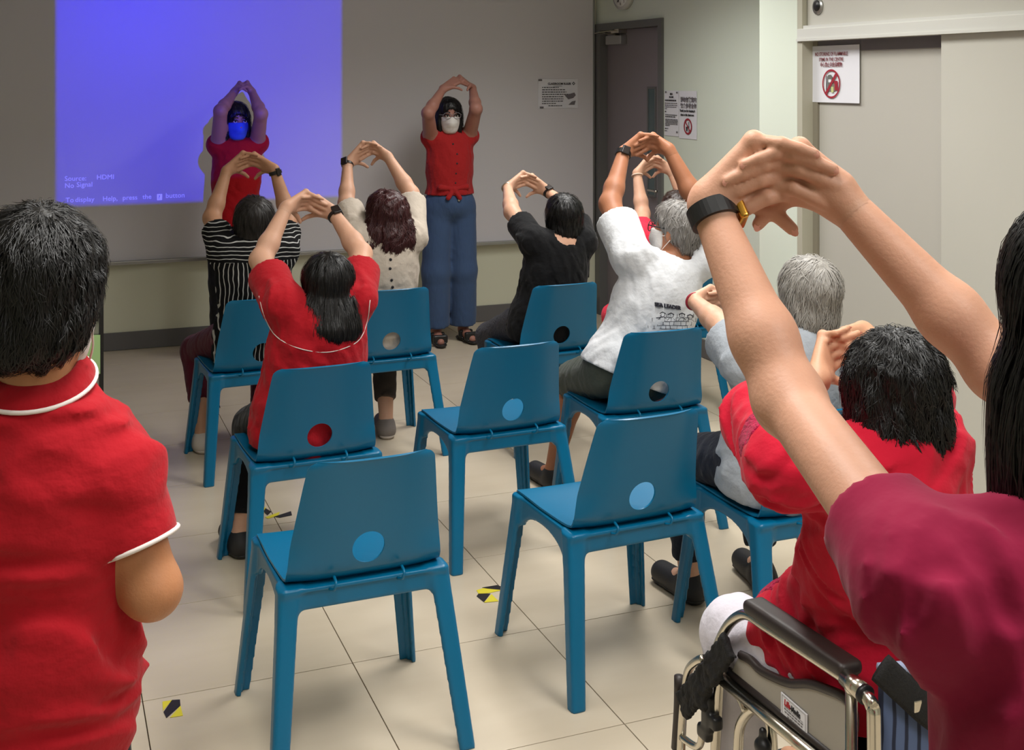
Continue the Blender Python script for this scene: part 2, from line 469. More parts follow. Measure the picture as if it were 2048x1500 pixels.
tube('handle', smooth_path([(sx - .005, hp[1] + .02, hp[2]), (sx - .05, hp[1] + .02, hp[2]), (sx - .055, hp[1] + .05, hp[2]), (sx - .055, hp[1] + .13, hp[2])]), .009, M_steel, d)
cl = box('door_closer', (sx - .055, 7.66, 1.995), (sx, 7.9, 2.06), M_alu, d, bevel=.008)
tube('closer_arm', [(sx - .03, 7.72, 2.065), (sx - .2, 7.78, 2.075), (X1 + .0, 7.72, 2.10)], .008, M_steel, d)
box('closer_bracket', (sx - .07, 7.66, 2.075), (sx + .0, 7.78, 2.103), M_steel, d, bevel=.003)

# clock
cy_, cz_ = float(PX(1252, 0, X1)[1]), 2.385
ck = thing('wall_clock', 'round white wall clock above the grey door', 'clock')
disc('rim', (X1 - .02, cy_, cz_), (1, 0, 0), .148, .04, mat('clock_rim', (190, 190, 184), rough=.4), ck, 48)
disc('dial', (X1 - .0415, cy_, cz_), (1, 0, 0), .128, .004, mat('clock_dial', (225, 225, 220), rough=.5), ck, 48)
for nm, ang, L in (('hour_hand', 100, .07), ('minute_hand', 200, .1)):
    a = math.radians(ang)
    tube(nm, [(X1 - .046, cy_, cz_), (X1 - .046, cy_ - math.sin(a) * L, cz_ + math.cos(a) * L)], .004, M_dark, ck, 6)
for k in range(12):
    a = math.radians(k * 30); p = np.array([X1 - .0445, cy_ - math.sin(a) * .105, cz_ + math.cos(a) * .105])
    text_mesh('numeral', str(12 if k == 0 else k), .03, M_dark, ck, p - np.array([0, 0, .011]), (0, -1, 0), (0, 0, 1), 'CENTER')

# ------------------------------------------------------------------ whiteboard and what is on it
WBX0, WBX1, WBZ0, WBZ1 = -1.25, 3.845, .575, 2.42
wb = thing('whiteboard', 'long white magnetic writing board across the front wall', 'whiteboard', loc=(0, 0, 0))
box('writing_surface', (WBX0, BOARD_Y, WBZ0), (WBX1, WALL_Y, WBZ1), M_board, wb)
bm = bmesh.new()
box_bm(bm, (WBX0, BOARD_Y - .006, WBZ1 - .02), (WBX1, BOARD_Y, WBZ1), .002); box_bm(bm, (WBX0, BOARD_Y - .006, WBZ0), (WBX0 + .02, BOARD_Y, WBZ1), .002); box_bm(bm, (WBX1 - .016, BOARD_Y - .006, WBZ0), (WBX1, BOARD_Y, WBZ1), .002)
link('edge_frame', bmesh_to('edge_frame', bm), M_alu, wb)
box('marker_tray', (WBX0, BOARD_Y - .045, WBZ0 - .018), (WBX1, BOARD_Y, WBZ0 + .004), M_alu, wb, bevel=.004)
M_proj = mat('projected_text_glow', (215, 215, 250), rough=.5, emit=((165, 160, 255), .40))  # letters glow themselves, standing in for text thrown by the projector
pim = thing('projected_message', 'pale projected text in the lower left of the blue rectangle of light', 'projection')
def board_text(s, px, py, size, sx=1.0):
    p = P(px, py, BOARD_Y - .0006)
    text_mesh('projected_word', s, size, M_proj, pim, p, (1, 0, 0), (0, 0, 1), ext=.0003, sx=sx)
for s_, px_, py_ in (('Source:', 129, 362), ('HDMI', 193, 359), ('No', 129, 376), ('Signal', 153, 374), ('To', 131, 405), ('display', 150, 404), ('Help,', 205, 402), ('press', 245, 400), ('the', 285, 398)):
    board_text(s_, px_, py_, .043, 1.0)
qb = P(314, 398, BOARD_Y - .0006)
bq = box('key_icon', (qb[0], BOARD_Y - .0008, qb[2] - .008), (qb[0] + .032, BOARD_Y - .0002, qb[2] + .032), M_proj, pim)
text_mesh('key_mark', '?', .034, mat('key_mark_beam_blue', (70, 60, 200)), pim, (qb[0] + .008, BOARD_Y - .0012, qb[2]), (1, 0, 0), (0, 0, 1))  # blue of the projector beam painted onto the question mark
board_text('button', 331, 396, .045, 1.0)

def notice(name, label, corner, ux, uz, w, h, n):
    """sheet of paper: corner = top left, ux to the reader's right, n towards the room"""
    t = thing(name, label, 'notice')
    ux, n = nz(ux), nz(n); c = np.array(corner, float); dn = np.array([0, 0, -1.0])
    V = []; N = 6
    for j in range(N + 1):
        for i in range(N + 1):
            bow = .002 + .003 * ((i / N - .5) ** 2 + (j / N - .5) ** 2) * (1 if (i in (0, N) and j in (0, N)) else .5)
            V.append(c + ux * w * i / N + dn * h * j / N + n * bow)
    nv = len(V); V += [v - n * .0006 for v in V]
    Fc = []
    for j in range(N):
        for i in range(N):
            a = j * (N + 1) + i; q = (a, a + N + 1, a + N + 2, a + 1)
            Fc.append(q); Fc.append(tuple(x + nv for x in q[::-1]))
    rim = [j for j in range(N + 1)] + [(j + 1) * (N + 1) - 1 for j in range(1, N + 1)] + [N * (N + 1) + j for j in range(N - 1, -1, -1)] + [j * (N + 1) for j in range(N - 1, 0, -1)]
    for a, b in zip(rim, rim[1:] + rim[:1]): Fc.append((a, b, b + nv, a + nv))
    link('sheet', mesh('sheet', V, Fc), M_paper, t)
    def pt(u, v, lift=.0062): return c + ux * u + dn * v + n * lift
    return t, pt, ux, dn, n
def bar(parent, pt, u0, u1, v, th, m=None, name='text_line'):
    a, b, e, f = pt(u0, v - th / 2), pt(u1, v - th / 2), pt(u1, v + th / 2), pt(u0, v + th / 2)
    return link(name, mesh(name, [a, b, e, f], [(0, 3, 2, 1)]), m or M_dark, parent)
def words(parent, pt, u0, u1, v, th, m=None):
    """one line of small print, too small to read: a row of word-long marks in one mesh"""
    V = []; Fc = []; u = u0
    while u < u1 - .004:
        w = min(RNG.uniform(.008, .024), u1 - u); k = len(V)
        V += [pt(u, v - th / 2), pt(u + w, v - th / 2), pt(u + w, v + th / 2), pt(u, v + th / 2)]; Fc.append((k, k + 3, k + 2, k + 1)); u += w + .004
    o = link('text_line', mesh('text_line', V, Fc), m or M_dark, parent); o['kind'] = 'stuff'; return o
def ring(parent, pt, cu, cv, r, th, m, name='ban_ring', lift=.0066, wx=1.0):
    V = []; n = 40
    for k in range(n):
        a = 2 * math.pi * k / n
        V += [pt(cu + wx * r * math.cos(a), cv + r * math.sin(a), lift), pt(cu + wx * (r - th) * math.cos(a), cv + (r - th) * math.sin(a), lift)]
    Fc = [(2 * k, 2 * k + 1, (2 * k + 3) % (2 * n), (2 * k + 2) % (2 * n)) for k in range(n)]
    return link(name, mesh(name, V, Fc), m, parent)
def poly(parent, pt, pts, m, name, lift=.0064):
    return link(name, mesh(name, [pt(u, v, lift) for u, v in pts], [tuple(range(len(pts)))[::-1]]), m, parent)

# notice on the whiteboard
tl = P(1076, 158, BOARD_Y - .001)
t, pt, ux, dn, n = notice('classroom_notice', 'white landscape notice of classroom rules taped to the right end of the whiteboard', tl, (1, 0, 0), 0, .318, .215, (0, -1, 0))
text_mesh('heading', 'CLASSROOM RULES', .021, M_dark, t, pt(.075, .042), ux, -dn, bold=.0006)
bar(t, pt, .12, .19, .052, .003, M_greyprint, 'underline')
for k, (a, b) in enumerate(((.03, .17), (.03, .215), (.03, .225), (.03, .29), (.03, .2), (.03, .2), (.03, .2), (.03, .14), (.08, .19))): words(t, pt, a, b, .062 + k * .0168, .0055)
for q in (0,): link('logo', mesh('logo', [pt(.283, .02), pt(.296, .033), pt(.283, .046), pt(.27, .033), pt(.283, .027), pt(.289, .033), pt(.283, .039), pt(.277, .033)], [(0, 4, 5, 1)[::-1], (1, 5, 6, 2)[::-1], (2, 6, 7, 3)[::-1], (3, 7, 4, 0)[::-1]]), M_dark, t)
poly(t, pt, [(.21, .12), (.25, .11), (.29, .1), (.3, .12), (.28, .14), (.24, .15)], M_greyprint, 'picture')
poly(t, pt, [(.24, .19), (.27, .165), (.3, .16), (.29, .19)], M_greyprint, 'picture')
for (u, v) in ((.0, .0), (.012, .2)): bar(t, pt, u, u + .03, v + .008, .014, M_greyprint, 'tape')

# two notices on the wall right of the door
tl = PX(1330, 181, X1 - .001); y1 = float(PX(1358.5, 200, X1)[1]); y2 = float(PX(1394, 200, X1)[1])
hA = .298
t, pt, ux, dn, n = notice('text_notice', 'white sheet of small print taped beside the door, left of the pair', tl, (0, -1, 0), 0, tl[1] - y1, hA, (-1, 0, 0))
w1 = tl[1] - y1
for (a, b, v, th) in ((.42, .6, .022, .012), (.36, .66, .042, .01), (.05, .86, .064, .009), (.04, .96, .083, .004), (.04, .96, .096, .004), (.04, .9, .108, .004), (.05, .2, .12, .004), (.05, .18, .138, .006), (.08, .96, .16, .005), (.08, .8, .172, .006), (.08, 1.0, .19, .005), (.08, .98, .2, .005), (.08, .97, .21, .005), (.08, .96, .22, .005), (.08, .4, .23, .005), (.05, .3, .25, .005), (.03, .2, .265, .004)): words(t, pt, a * w1 * .98, b * w1 * .98, v, th)
for (u, v) in ((.01, .01), (w1 - .03, .012), (w1 - .03, .27)): bar(t, pt, u, u + .022, v, .01, M_greyprint, 'tape')
w2 = y1 - y2
t, pt, ux, dn, n = notice('no_food_notice', 'white notice with red ban circle, right one of the pair beside the door', (X1 - .001, y1 - .004, tl[2] + .0), (0, -1, 0), 0, w2, hA + .01, (-1, 0, 0))
text_mesh('heading', '请勿在教室内', .034, M_greyprint, t, pt(.022, .068), ux, -dn, bold=.001)
text_mesh('heading', '饮食多谢合作', .034, M_greyprint, t, pt(.022, .108), ux, -dn, bold=.001)
text_mesh('caption', 'Thank you for keeping it', .0195, M_dark, t, pt(.014, .134), ux, -dn, bold=.0008)
text_mesh('caption', 'clean in this classroom', .0185, M_dark, t, pt(.024, .16), ux, -dn, bold=.0008)
ring(t, pt, .118, .228, .052, .012, M_red)
poly(t, pt, [(.078, .195), (.086, .19), (.158, .262), (.151, .268)], M_red, 'ban_bar', .007)
poly(t, pt, [(.094, .23), (.116, .23), (.113, .258), (.097, .258)], M_dark, 'cup')
for q in (.122, .128, .134): bar(t, pt, q, q + .003, .215, .036, M_greyprint, 'fork')
bar(t, pt, .126, .134, .245, .04, M_greyprint, 'fork')

# ------------------------------------------------------------------ built-in sliding cabinet in the right wall
cab = thing('sliding_cabinet', 'tall beige built-in cupboard with sliding doors along the right wall', 'cabinet')
XB = X1 + .1
zr1, zr0 = float(PX(1600, 58, XC)[2]), float(PX(1600, 83, XC)[2])
yj = float(PX(1616, 300, XC)[1])
bm = bmesh.new()
box_bm(bm, (XC - .008, yj + .035, 0), (XB, CAB_Y1, CEIL_Z - .002), .002)
link('side_post', bmesh_to('side_post', bm), M_trim, cab)
box('jamb', (XC + .052, yj, 0), (XB, yj + .035, CEIL_Z - .002), M_jamb, cab)
box('rail', (XC - .012, Y0 + .02, zr0), (XC + .12, CAB_Y1 - .004, zr1), M_rail, cab, bevel=.003)
box('rail_lip', (XC - .018, Y0 + .02, zr0 - .0), (XC - .012, CAB_Y1 - .004, zr0 + .012), M_rail, cab)
box('upper_track', (XC - .004, Y0 + .02, zr1), (XC + .1, CAB_Y1 - .02, zr1 + .014), M_rail, cab)
yd = float(PX(1883, 300, XC + .02)[1])
box('back_panel', (XC + .105, Y0 + .02, .05), (XB, yj, CEIL_Z - .01), M_jamb, cab)
box('plinth', (XC + .03, Y0 + .02, .0), (XB - .1, yj, .055), M_base, cab)
box('lower_track', (XC, Y0 + .02, .055), (XC + .1, yj, .075), M_rail, cab)
d1 = box('sliding_door', (XC + .062, yd - .06, .076), (XC + .084, yj - .002, zr0 - .048), M_lamin, cab, bevel=.002)
box('door_header', (XC + .056, yd - .06, zr0 - .05), (XC + .09, yj - .002, zr0), M_greyprint, cab)
d2 = box('sliding_door', (XC + .018, 2.2, .076), (XC + .042, yd, zr0 - .0005), M_lam, cab, bevel=.002)
d3 = box('sliding_door', (XC + .062, .3, .076), (XC + .084, 2.26, zr0 - .04), M_lamin, cab, bevel=.002)
d4 = box('sliding_door', (XC + .018, Y0 + .03, .076), (XC + .042, .34, zr0 - .0005), M_lam, cab, bevel=.002)
yu = float(PX(1616, 30, XC + .02)[1])
d5 = box('upper_door', (XC + .018, 1.9, zr1 + .012), (XC + .042, yu, CEIL_Z - .02), M_lam, cab, bevel=.002)
d6 = box('upper_door', (XC + .062, Y0 + .03, zr1 + .012), (XC + .084, 1.95, CEIL_Z - .02), M_lamin, cab, bevel=.002)
fp = PX(1637, 13, XC + .018)
V, Fc = tube_arrays([np.array([XC + .012, fp[1], fp[2]]), np.array([XC + .02, fp[1], fp[2]])], .037, 32)
o = disc('finger_pull', (XC + .015, fp[1], fp[2]), (1, 0, 0), .038, .008, M_alu, cab, 32)
disc('finger_recess', (XC + .0145, fp[1] + .003, fp[2] + .004), (1, 0, 0), .026, .009, M_black, cab, 32)

# flammable sign
xs = XC + .0535
c0, c1 = PX(1621, 93, xs), PX(1720, 88, xs); zb = float(PX(1622, 204, xs)[2])
sw, sh_ = c0[1] - c1[1], c0[2] - zb
t, pt, ux, dn, n = notice('flammable_notice', 'white notice with red ban circle about flammable items on the cupboard door', (xs, c0[1], c0[2]), (0, -1, 0), 0, sw, sh_, (-1, 0, 0))
M_redtxt = mat('dull_red_ink', (128, 60, 66))
for s_, v_, sz in (('NO STORING OF FLAMMABLE', .175, .0235), ('ITEMS IN THE CENTRE', .27, .0235), ('中心禁止存放易燃物', .365, .0235)):
    text_mesh('heading', s_, sz, M_redtxt, t, pt(sw * .45, sh_ * v_), ux, -dn, 'CENTER', bold=.0002, sx=.78)
R_ = sh_ * .255
cu_, cv_ = sw * .455, sh_ * .67
ring(t, pt, cu_, cv_, R_, R_ * .13, M_red, wx=1.0)
M_gp = mat('pump_grey', (105, 104, 98)); M_gp2 = mat('can_tan', (128, 112, 96)); M_gp3 = mat('can_yellow', (190, 196, 130))
def q(u, v): return (cu_ + u * R_, cv_ + v * R_)
poly(t, pt, [q(-.42, -.5), q(-.3, -.62), q(.0, -.62), q(.12, -.5), q(.1, .5), q(-.4, .5)], M_gp, 'pump', .0064)
poly(t, pt, [q(-.3, -.3), q(.0, -.3), q(.0, -.1), q(-.3, -.1)], M_paper, 'pump_screen', .0068)
poly(t, pt, [q(-.55, -.55), q(-.47, -.55), q(-.45, .55), q(-.57, .55)], M_dark, 'hose', .0066)
poly(t, pt, [q(.3, -.2), q(.72, -.2), q(.76, .45), q(.3, .45)], M_red, 'gas_bottle', .0066)
poly(t, pt, [q(.08, .02), q(.4, .0), q(.4, .5), q(.08, .5)], M_gp2, 'fuel_can', .0067)
poly(t, pt, [q(.0, .2), q(.26, .2), q(.26, .6), q(.0, .6)], M_gp3, 'paint_tin', .0069)
poly(t, pt, [q(.52, -.78), q(.68, -.62), q(-.52, .78), q(-.66, .62)], M_red, 'ban_bar', .0074)

# ------------------------------------------------------------------ floor tape marks
M_tb = mat('tape_black', (34, 28, 30), rough=.5); M_ty = mat('tape_yellow', (214, 200, 52), rough=.5)
def tape(label, strips):
    """each strip = list of (px, py, colour) quads given by four floor pixels"""
    t = thing('floor_tape', label, 'tape', 'hazard tape marks on the floor')
    for n_, (pts, c) in enumerate(strips):
        V = [PF(x, y) for x, y in pts]; V = [np.array([v[0], v[1], .0008 + .0004 * (n_ % 2)]) for v in V]
        V += [v + np.array([0, 0, .0006]) for v in V]; k = len(pts)
        Fc = [tuple(range(k))[::-1], tuple(range(k, 2 * k))] + [(i, (i + 1) % k, (i + 1) % k + k, i + k) for i in range(k)]
        link('strip', mesh('strip', V, Fc), M_tb if c == 'b' else M_ty, t)
tape('black and yellow tape square on the floor beside the left red polo shirt', [([(325, 1404), (344, 1401), (326, 1422)], 'y'), ([(344, 1401), (360, 1400), (361, 1412), (333, 1437), (327, 1425)], 'b'), ([(361, 1412), (366, 1432), (340, 1436)], 'y')])
tape('black and yellow tape pieces between the two nearest blue chairs', [([(953, 1181), (966, 1177), (1004, 1181), (976, 1187), (957, 1188)], 'y'), ([(964, 1176), (994, 1171), (1012, 1177), (1004, 1181), (974, 1178)], 'b'), ([(957, 1188), (981, 1188), (968, 1205), (953, 1193)], 'b'), ([(983, 1189), (997, 1203), (968, 1206)], 'y')])
tape('black and yellow tape strip behind the nearest left chair', [([(521, 1018), (531, 1015), (534, 1023), (524, 1030)], 'y'), ([(531, 1017), (543, 1024), (535, 1031), (527, 1024)], 'b'), ([(530, 1035), (560, 1024), (556, 1032), (536, 1038)], 'y'), ([(548, 1034), (582, 1023), (584, 1031), (560, 1036)], 'b')])
tape('black and yellow tape scrap behind the leftmost seated chair', [([(426, 811), (433, 808), (441, 814), (428, 818)], 'y'), ([(433, 809), (440, 812), (441, 817)], 'b')])
tape('black and yellow tape scrap under the elder in grey', [([(1509, 1096), (1518, 1090), (1527, 1104)], 'b'), ([(1513, 1090), (1533, 1087), (1534, 1094), (1522, 1099)], 'y')])
tape('faint yellow tape scrap under the middle empty chair', [([(997, 889), (1012, 891), (1018, 897), (1004, 895)], 'y')])

# ------------------------------------------------------------------ clear desk screen with a green sheet at far left
sc = thing('acrylic_screen', 'black-framed clear screen with a green sheet at the left', 'screen')
ptop = at(207, 540, 5.0); sx0, sx1, sy = -.42, ptop[0], ptop[1]; sz1 = ptop[2]
bm = bmesh.new()
box_bm(bm, (sx1 - .018, sy - .012, .0), (sx1, sy + .012, sz1), .002); box_bm(bm, (sx0, sy - .012, .0), (sx0 + .018, sy + .012, sz1), .002); box_bm(bm, (sx0, sy - .012, sz1 - .018), (sx1, sy + .012, sz1), .002)
link('frame', bmesh_to('frame', bm), M_black, sc)
for xx in (sx0, sx1 - .018): box('foot', (xx - .005, sy - .16, .0), (xx + .023, sy + .16, .022), M_black, sc, bevel=.004)
M_clear = mat('clear_acrylic', (235, 240, 240), rough=.05, trans=1.0); M_clear.node_tree.nodes['Principled BSDF'].inputs['IOR'].default_value = 1.05
box('pane', (sx0 + .018, sy - .0015, .09), (sx1 - .018, sy + .0015, sz1 - .018), M_clear, sc)
gs = thing('green_sheet', 'pale green paper sheet taped on the clear screen', 'paper')
g0, g1 = at(130, 670, 4.98), at(198, 748, 4.98)
box('sheet', (-.2, sy - .0125, g1[2]), (g1[0] + .005, sy - .0022, g0[2]), mat('green_paper', (176, 214, 148), rough=.7), gs)
# ------------------------------------------------------------------ moulded plastic chairs
M_teal = mat('teal_plastic', (0, 100, 140), rough=0.32, spec=0.4, bump=0.05, bscale=400, bdist=.002)
def chair_meshes():
    out = {}
    tops = {(-1, -1): (-.200, -.145), (1, -1): (.200, -.145), (-1, 1): (-.197, .2), (1, 1): (.197, .2)}
    bots = {(-1, -1): (-.245, -.25), (1, -1): (.245, -.25), (-1, 1): (-.245, .25), (1, 1): (.245, .25)}
    ZT = .442
    fl = Field((-.3, -.31, -.012), (.3, .31, .47), .0042)
    X, Y, Z = fl.ax[0][:, None, None], fl.ax[1][None, :, None], fl.ax[2][None, None, :]
    F_ = fl.f; F_[:] = .3
    for k in tops:
        t = np.clip((ZT - Z) / ZT, 0, 1)
        cx = tops[k][0] + (bots[k][0] - tops[k][0]) * t; cy = tops[k][1] + (bots[k][1] - tops[k][1]) * t
        hs = .027 - .005 * t
        def sq(cx, cy, h, r):
            qx, qy = np.abs(X - cx) - (h - r), np.abs(Y - cy) - (h - r)
            return np.sqrt(np.maximum(qx, 0) ** 2 + np.maximum(qy, 0) ** 2) + np.minimum(np.maximum(qx, qy), 0) - r
        d = sq(cx, cy, hs, .012)
        ix, iy = cx - k[0] * .011, cy - k[1] * .011      # hollow towards the inside of the chair
        ch = np.maximum(sq(ix, iy, hs - .003, .004), Z - .375)
        rib = np.sqrt((X - (cx + k[0] * .006)) ** 2 + (Y - (cy + k[1] * .006)) ** 2) - .0075
        d = np.maximum(d, -ch); d = np.minimum(d, np.maximum(rib, Z - .38))
        d = np.maximum(np.maximum(d, -Z), Z - ZT)
        h = np.clip(.5 + .5 * (F_ - d) / .006, 0, 1); F_ = F_ * (1 - h) + d * h - .006 * h * (1 - h)
    fl.f = F_.astype(np.float32)
    # aprons under the seat rim
    ap = Field((-.3, -.31, -.012), (.3, .31, .47), .0042)
    for s in (-1, 1):
        ap.rbox((s * .212, .02, .405), (.006, .18, .042), rad=.004)
    ap.rbox((0, -.165, .418), (.205, .006, .028), rad=.004); ap.rbox((0, .212, .415), (.2, .006, .03), rad=.004)
    for s in (-1, 1):      # arches
        ap.ell((s * .215, .025, .35), (.05, .14, .062), k=.0, op='sub')
    ap.rbox((0, .022, .441), (.216, .2, .006), rad=.006, k=.004)
    d = ap.f; h = np.clip(.5 + .5 * (fl.f - d) / .022, 0, 1); allf = fl.f * (1 - h) + d * h - .022 * h * (1 - h)
    CUT = .335
    full = Field((-.3, -.31, -.012), (.3, .31, .47), .0042); full.f = allf.astype(np.float32)
    V, Q = full.arrays()
    nr = np.zeros_like(V); fn = np.cross(V[Q[:, 2]] - V[Q[:, 0]], V[Q[:, 3]] - V[Q[:, 1]])
    for q_ in range(4): np.add.at(nr, Q[:, q_], fn)
    nr /= np.linalg.norm(nr, axis=1, keepdims=True) + 1e-12
    cz = V[Q].mean(1)
    def part(name, sel):
        q = Q[sel]; u, inv = np.unique(q, return_inverse=True)
        me = quads_mesh(name, [(V[u], inv.reshape(q.shape))]); me.shade_smooth()
        me.normals_split_custom_set_from_vertices([tuple(x) for x in nr[u]]); return me
    out['frame'] = part('frame', cz[:, 2] >= CUT)
    for k in tops: out[('leg', k)] = part('leg', (cz[:, 2] < CUT) & (k[0] * cz[:, 0] > 0) & (k[1] * cz[:, 1] > 0))
    # seat and backrest: one profile curve, swept with a curved cross section
    prof = smooth_path([(.235, .437), (.225, .449), (.19, .4535), (.05, .449), (-.09, .447), (-.142, .453), (-.172, .478), (-.189, .535), (-.212, .63), (-.238, .725), (-.252, .772), (-.258, .783)], 6)
    n = len(prof); NU = 29
    s_ = np.concatenate([[0], np.cumsum(np.linalg.norm(np.diff(prof, axis=0), axis=1))]); 
    ib = int(np.argmin(np.abs(prof[:, 1] - .478) + (prof[:, 0] > -.1)))
    def halfw(i):
        y, z = prof[i]
        if i <= ib: w = np.interp(s_[i], [0, .03, .2, s_[ib] - .05, s_[ib]], [.2, .212, .213, .207, .206])
        else: w = np.interp(z, [.478, .55, .72, .765, .775, .783], [.206, .198, .174, .167, .159, .140])
        return w
    def row(i, nu=NU):
        y, z = prof[i]; w = halfw(i); r = []
        tn = nz(prof[min(i + 1, n - 1)] - prof[max(i - 1, 0)])
        nrm = np.array([tn[1], -tn[0]])      # towards the sitter / up
        if nrm @ np.array([.3, .9]) < 0 and i < ib: nrm = -nrm
        bend = np.interp(s_[i], [0, .1, s_[ib] - .03, s_[ib] + .08, s_[-1]], [.0, .004, .010, .03, .024])
        for u in np.linspace(-1, 1, nu):
            lift = bend * (abs(u) ** 3) if i > 0 else 0
            if i > ib - 6: r.append((u * w, y + lift * 1.0, z + (0 if i > ib else lift * .3)))
            else: r.append((u * w, y, z + lift - .004 * (1 - u * u)))
        return r
    def shell(name, i0, i1, hole=False):
        V = []; Fc = []
        rows = list(range(i0, i1 + 1))
        for i in rows: V += row(i)
        for a in range(len(rows) - 1):
            for b in range(NU - 1):
                k = a * NU + b; Fc.append((k, k + 1, k + NU + 1, k + NU))
        me = mesh(name, V, Fc); o = link(name, me)
        md = o.modifiers.new('s', 'SOLIDIFY'); md.thickness = .006; md.offset = 0
        if hole:
            bm = bmesh.new(); bmesh.ops.create_cone(bm, cap_ends=True, segments=36, radius1=.043, radius2=.043, depth=.3, matrix=Matrix.Translation((.0, -.19, .536)) @ Matrix.Rotation(math.radians(90), 4, 'X'))
            cu = link('cutter', bmesh_to('cutter', bm)); b2 = o.modifiers.new('b', 'BOOLEAN'); b2.object = cu; b2.operation = 'DIFFERENCE'; b2.solver = 'EXACT'
        bpy.context.view_layer.update()
        m2 = bpy.data.meshes.new_from_object(o.evaluated_get(bpy.context.evaluated_depsgraph_get())); m2.name = name
        bpy.data.objects.remove(o, do_unlink=True)
        if hole: bpy.data.objects.remove(cu, do_unlink=True)
        m2.shade_smooth()
        try: m2.set_sharp_from_angle(angle=math.radians(50))
        except Exception: pass
        return m2
    out['seat'] = shell('seat', 0, ib); out['backrest'] = shell('backrest', ib, n - 1, True)
    V = []; Fc = []       # small moulded hooks under the back
    for s in (-.09, .09):
        v, f = tube_arrays(smooth_path([(s, -.188, .472), (s, -.21, .463), (s - .004, -.207, .447), (s - .012, -.19, .443)], 4), .004, 6); k = len(V); V += v; Fc += [tuple(x + k for x in q) for q in f]
    for (s, w) in ((-1, .0),):
        out['hooks'] = mesh('hooks', V, Fc)
    for kk, me in out.items():
        me.materials.clear(); me.materials.append(M_teal)
        if kk == 'hooks': me.shade_smooth()
    return out
CM = chair_meshes()
LEGK = [(-1, -1), (1, -1), (-1, 1), (1, 1)]
def chair(x, y, rot, label):
    t = thing('plastic_chair', label, 'chair', 'blue stacking chairs', (x, y, 0)); t.rotation_euler = (0, 0, math.radians(rot))
    for nm, me in (('seat', CM['seat']), ('backrest', CM['backrest']), ('frame', CM['frame']), ('bracket_hooks', CM['hooks'])):
        o = bpy.data.objects.new(nm, me); COL.objects.link(o); o.parent = t
        if nm == 'bracket_hooks': o['kind'] = 'stuff'
    for k in LEGK:
        o = bpy.data.objects.new('leg', CM[('leg', k)]); COL.objects.link(o); o.parent = t
    return t
chair(.785, 3.19, 1.0, 'empty blue plastic chair nearest the camera at left front')
chair(1.61, 3.265, 3.0, 'empty blue plastic chair with scuffed seat, nearest at the right')
chair(1.60, 4.245, 2.0, 'empty blue plastic chair in the middle, between two seated people')
chair(.875, 4.19, 2.0, 'blue plastic chair under the seated woman in red polo shirt')
chair(2.16, 3.13, 0.0, 'blue plastic chair under the grey-haired elder in grey shirt')
chair(2.225, 4.27, -1.0, 'blue plastic chair under the old man in white tee')
chair(.905, 5.5, 3.0, 'blue plastic chair under the person in striped top')
chair(1.50, 5.51, 2.0, 'blue plastic chair under the woman in beige blouse')
chair(2.285, 5.35, 2.0, 'blue plastic chair under the person in black tee')
chair(3.085, 5.61, -2.0, 'blue plastic chair farthest right, mostly hidden behind the old man')
chair(-.12, 6.35, 10.0, 'empty blue plastic chair behind the clear screen at far left')
# ------------------------------------------------------------------ people
S_fair = skin('skin_fair', (206, 160, 134)); S_mid = skin('skin_mid', (190, 142, 112)); S_tan = skin('skin_tan', (168, 112, 82)); S_dusk = skin('skin_dusk', (160, 112, 98))
H_black = hairm('black_hair', (10, 8, 8)); H_soft = hairm('soft_black_hair', (38, 34, 33)); H_wine = hairm('wine_brown_hair', (62, 26, 28)); H_grey = hairm('grey_hair', (150, 146, 140), var=.3); H_salt = hairm('salt_grey_hair', (128, 124, 120), var=.45); H_brown = hairm('brown_hair', (50, 34, 28))
M_maskw = mat('white_mask', (214, 210, 206), rough=.9, bump=.3, bscale=30, stretch=(.3, .3, 4), bdist=.006)
M_masks = mat('surgical_mask_beam_blue', (52, 88, 196), rough=.9, bump=.3, bscale=30, stretch=(.3, .3, 4), bdist=.006)  # surgical mask with the blue projector light painted into its colour
M_maskb = mat('blue_mask', (150, 205, 225), rough=.9, bump=.2, bscale=30)
M_gold = mat('gold_metal', (212, 160, 70), rough=.25, metal=1.0)
M_white = mat('white_trim', (225, 215, 210), rough=.8)
M_eyew = mat('eye_white', (215, 210, 205), rough=.3); M_iris = mat('eye_dark', (30, 20, 18), rough=.2)
M_nail = mat('finger_nail', (222, 160, 140), rough=.3)

def rot_head(yaw, pitch, roll=0):
    """rows = head axes right, forward, up"""
    y, p, r = map(math.radians, (yaw, pitch, roll))
    f = np.array([-math.sin(y) * math.cos(p), math.cos(y) * math.cos(p), math.sin(p)])
    rt = np.array([math.cos(y), math.sin(y), 0.0])
    up = np.cross(rt, f)
    rt, up = rt * math.cos(r) + up * math.sin(r), up * math.cos(r) - rt * math.sin(r)
    return np.array([rt, f, up])

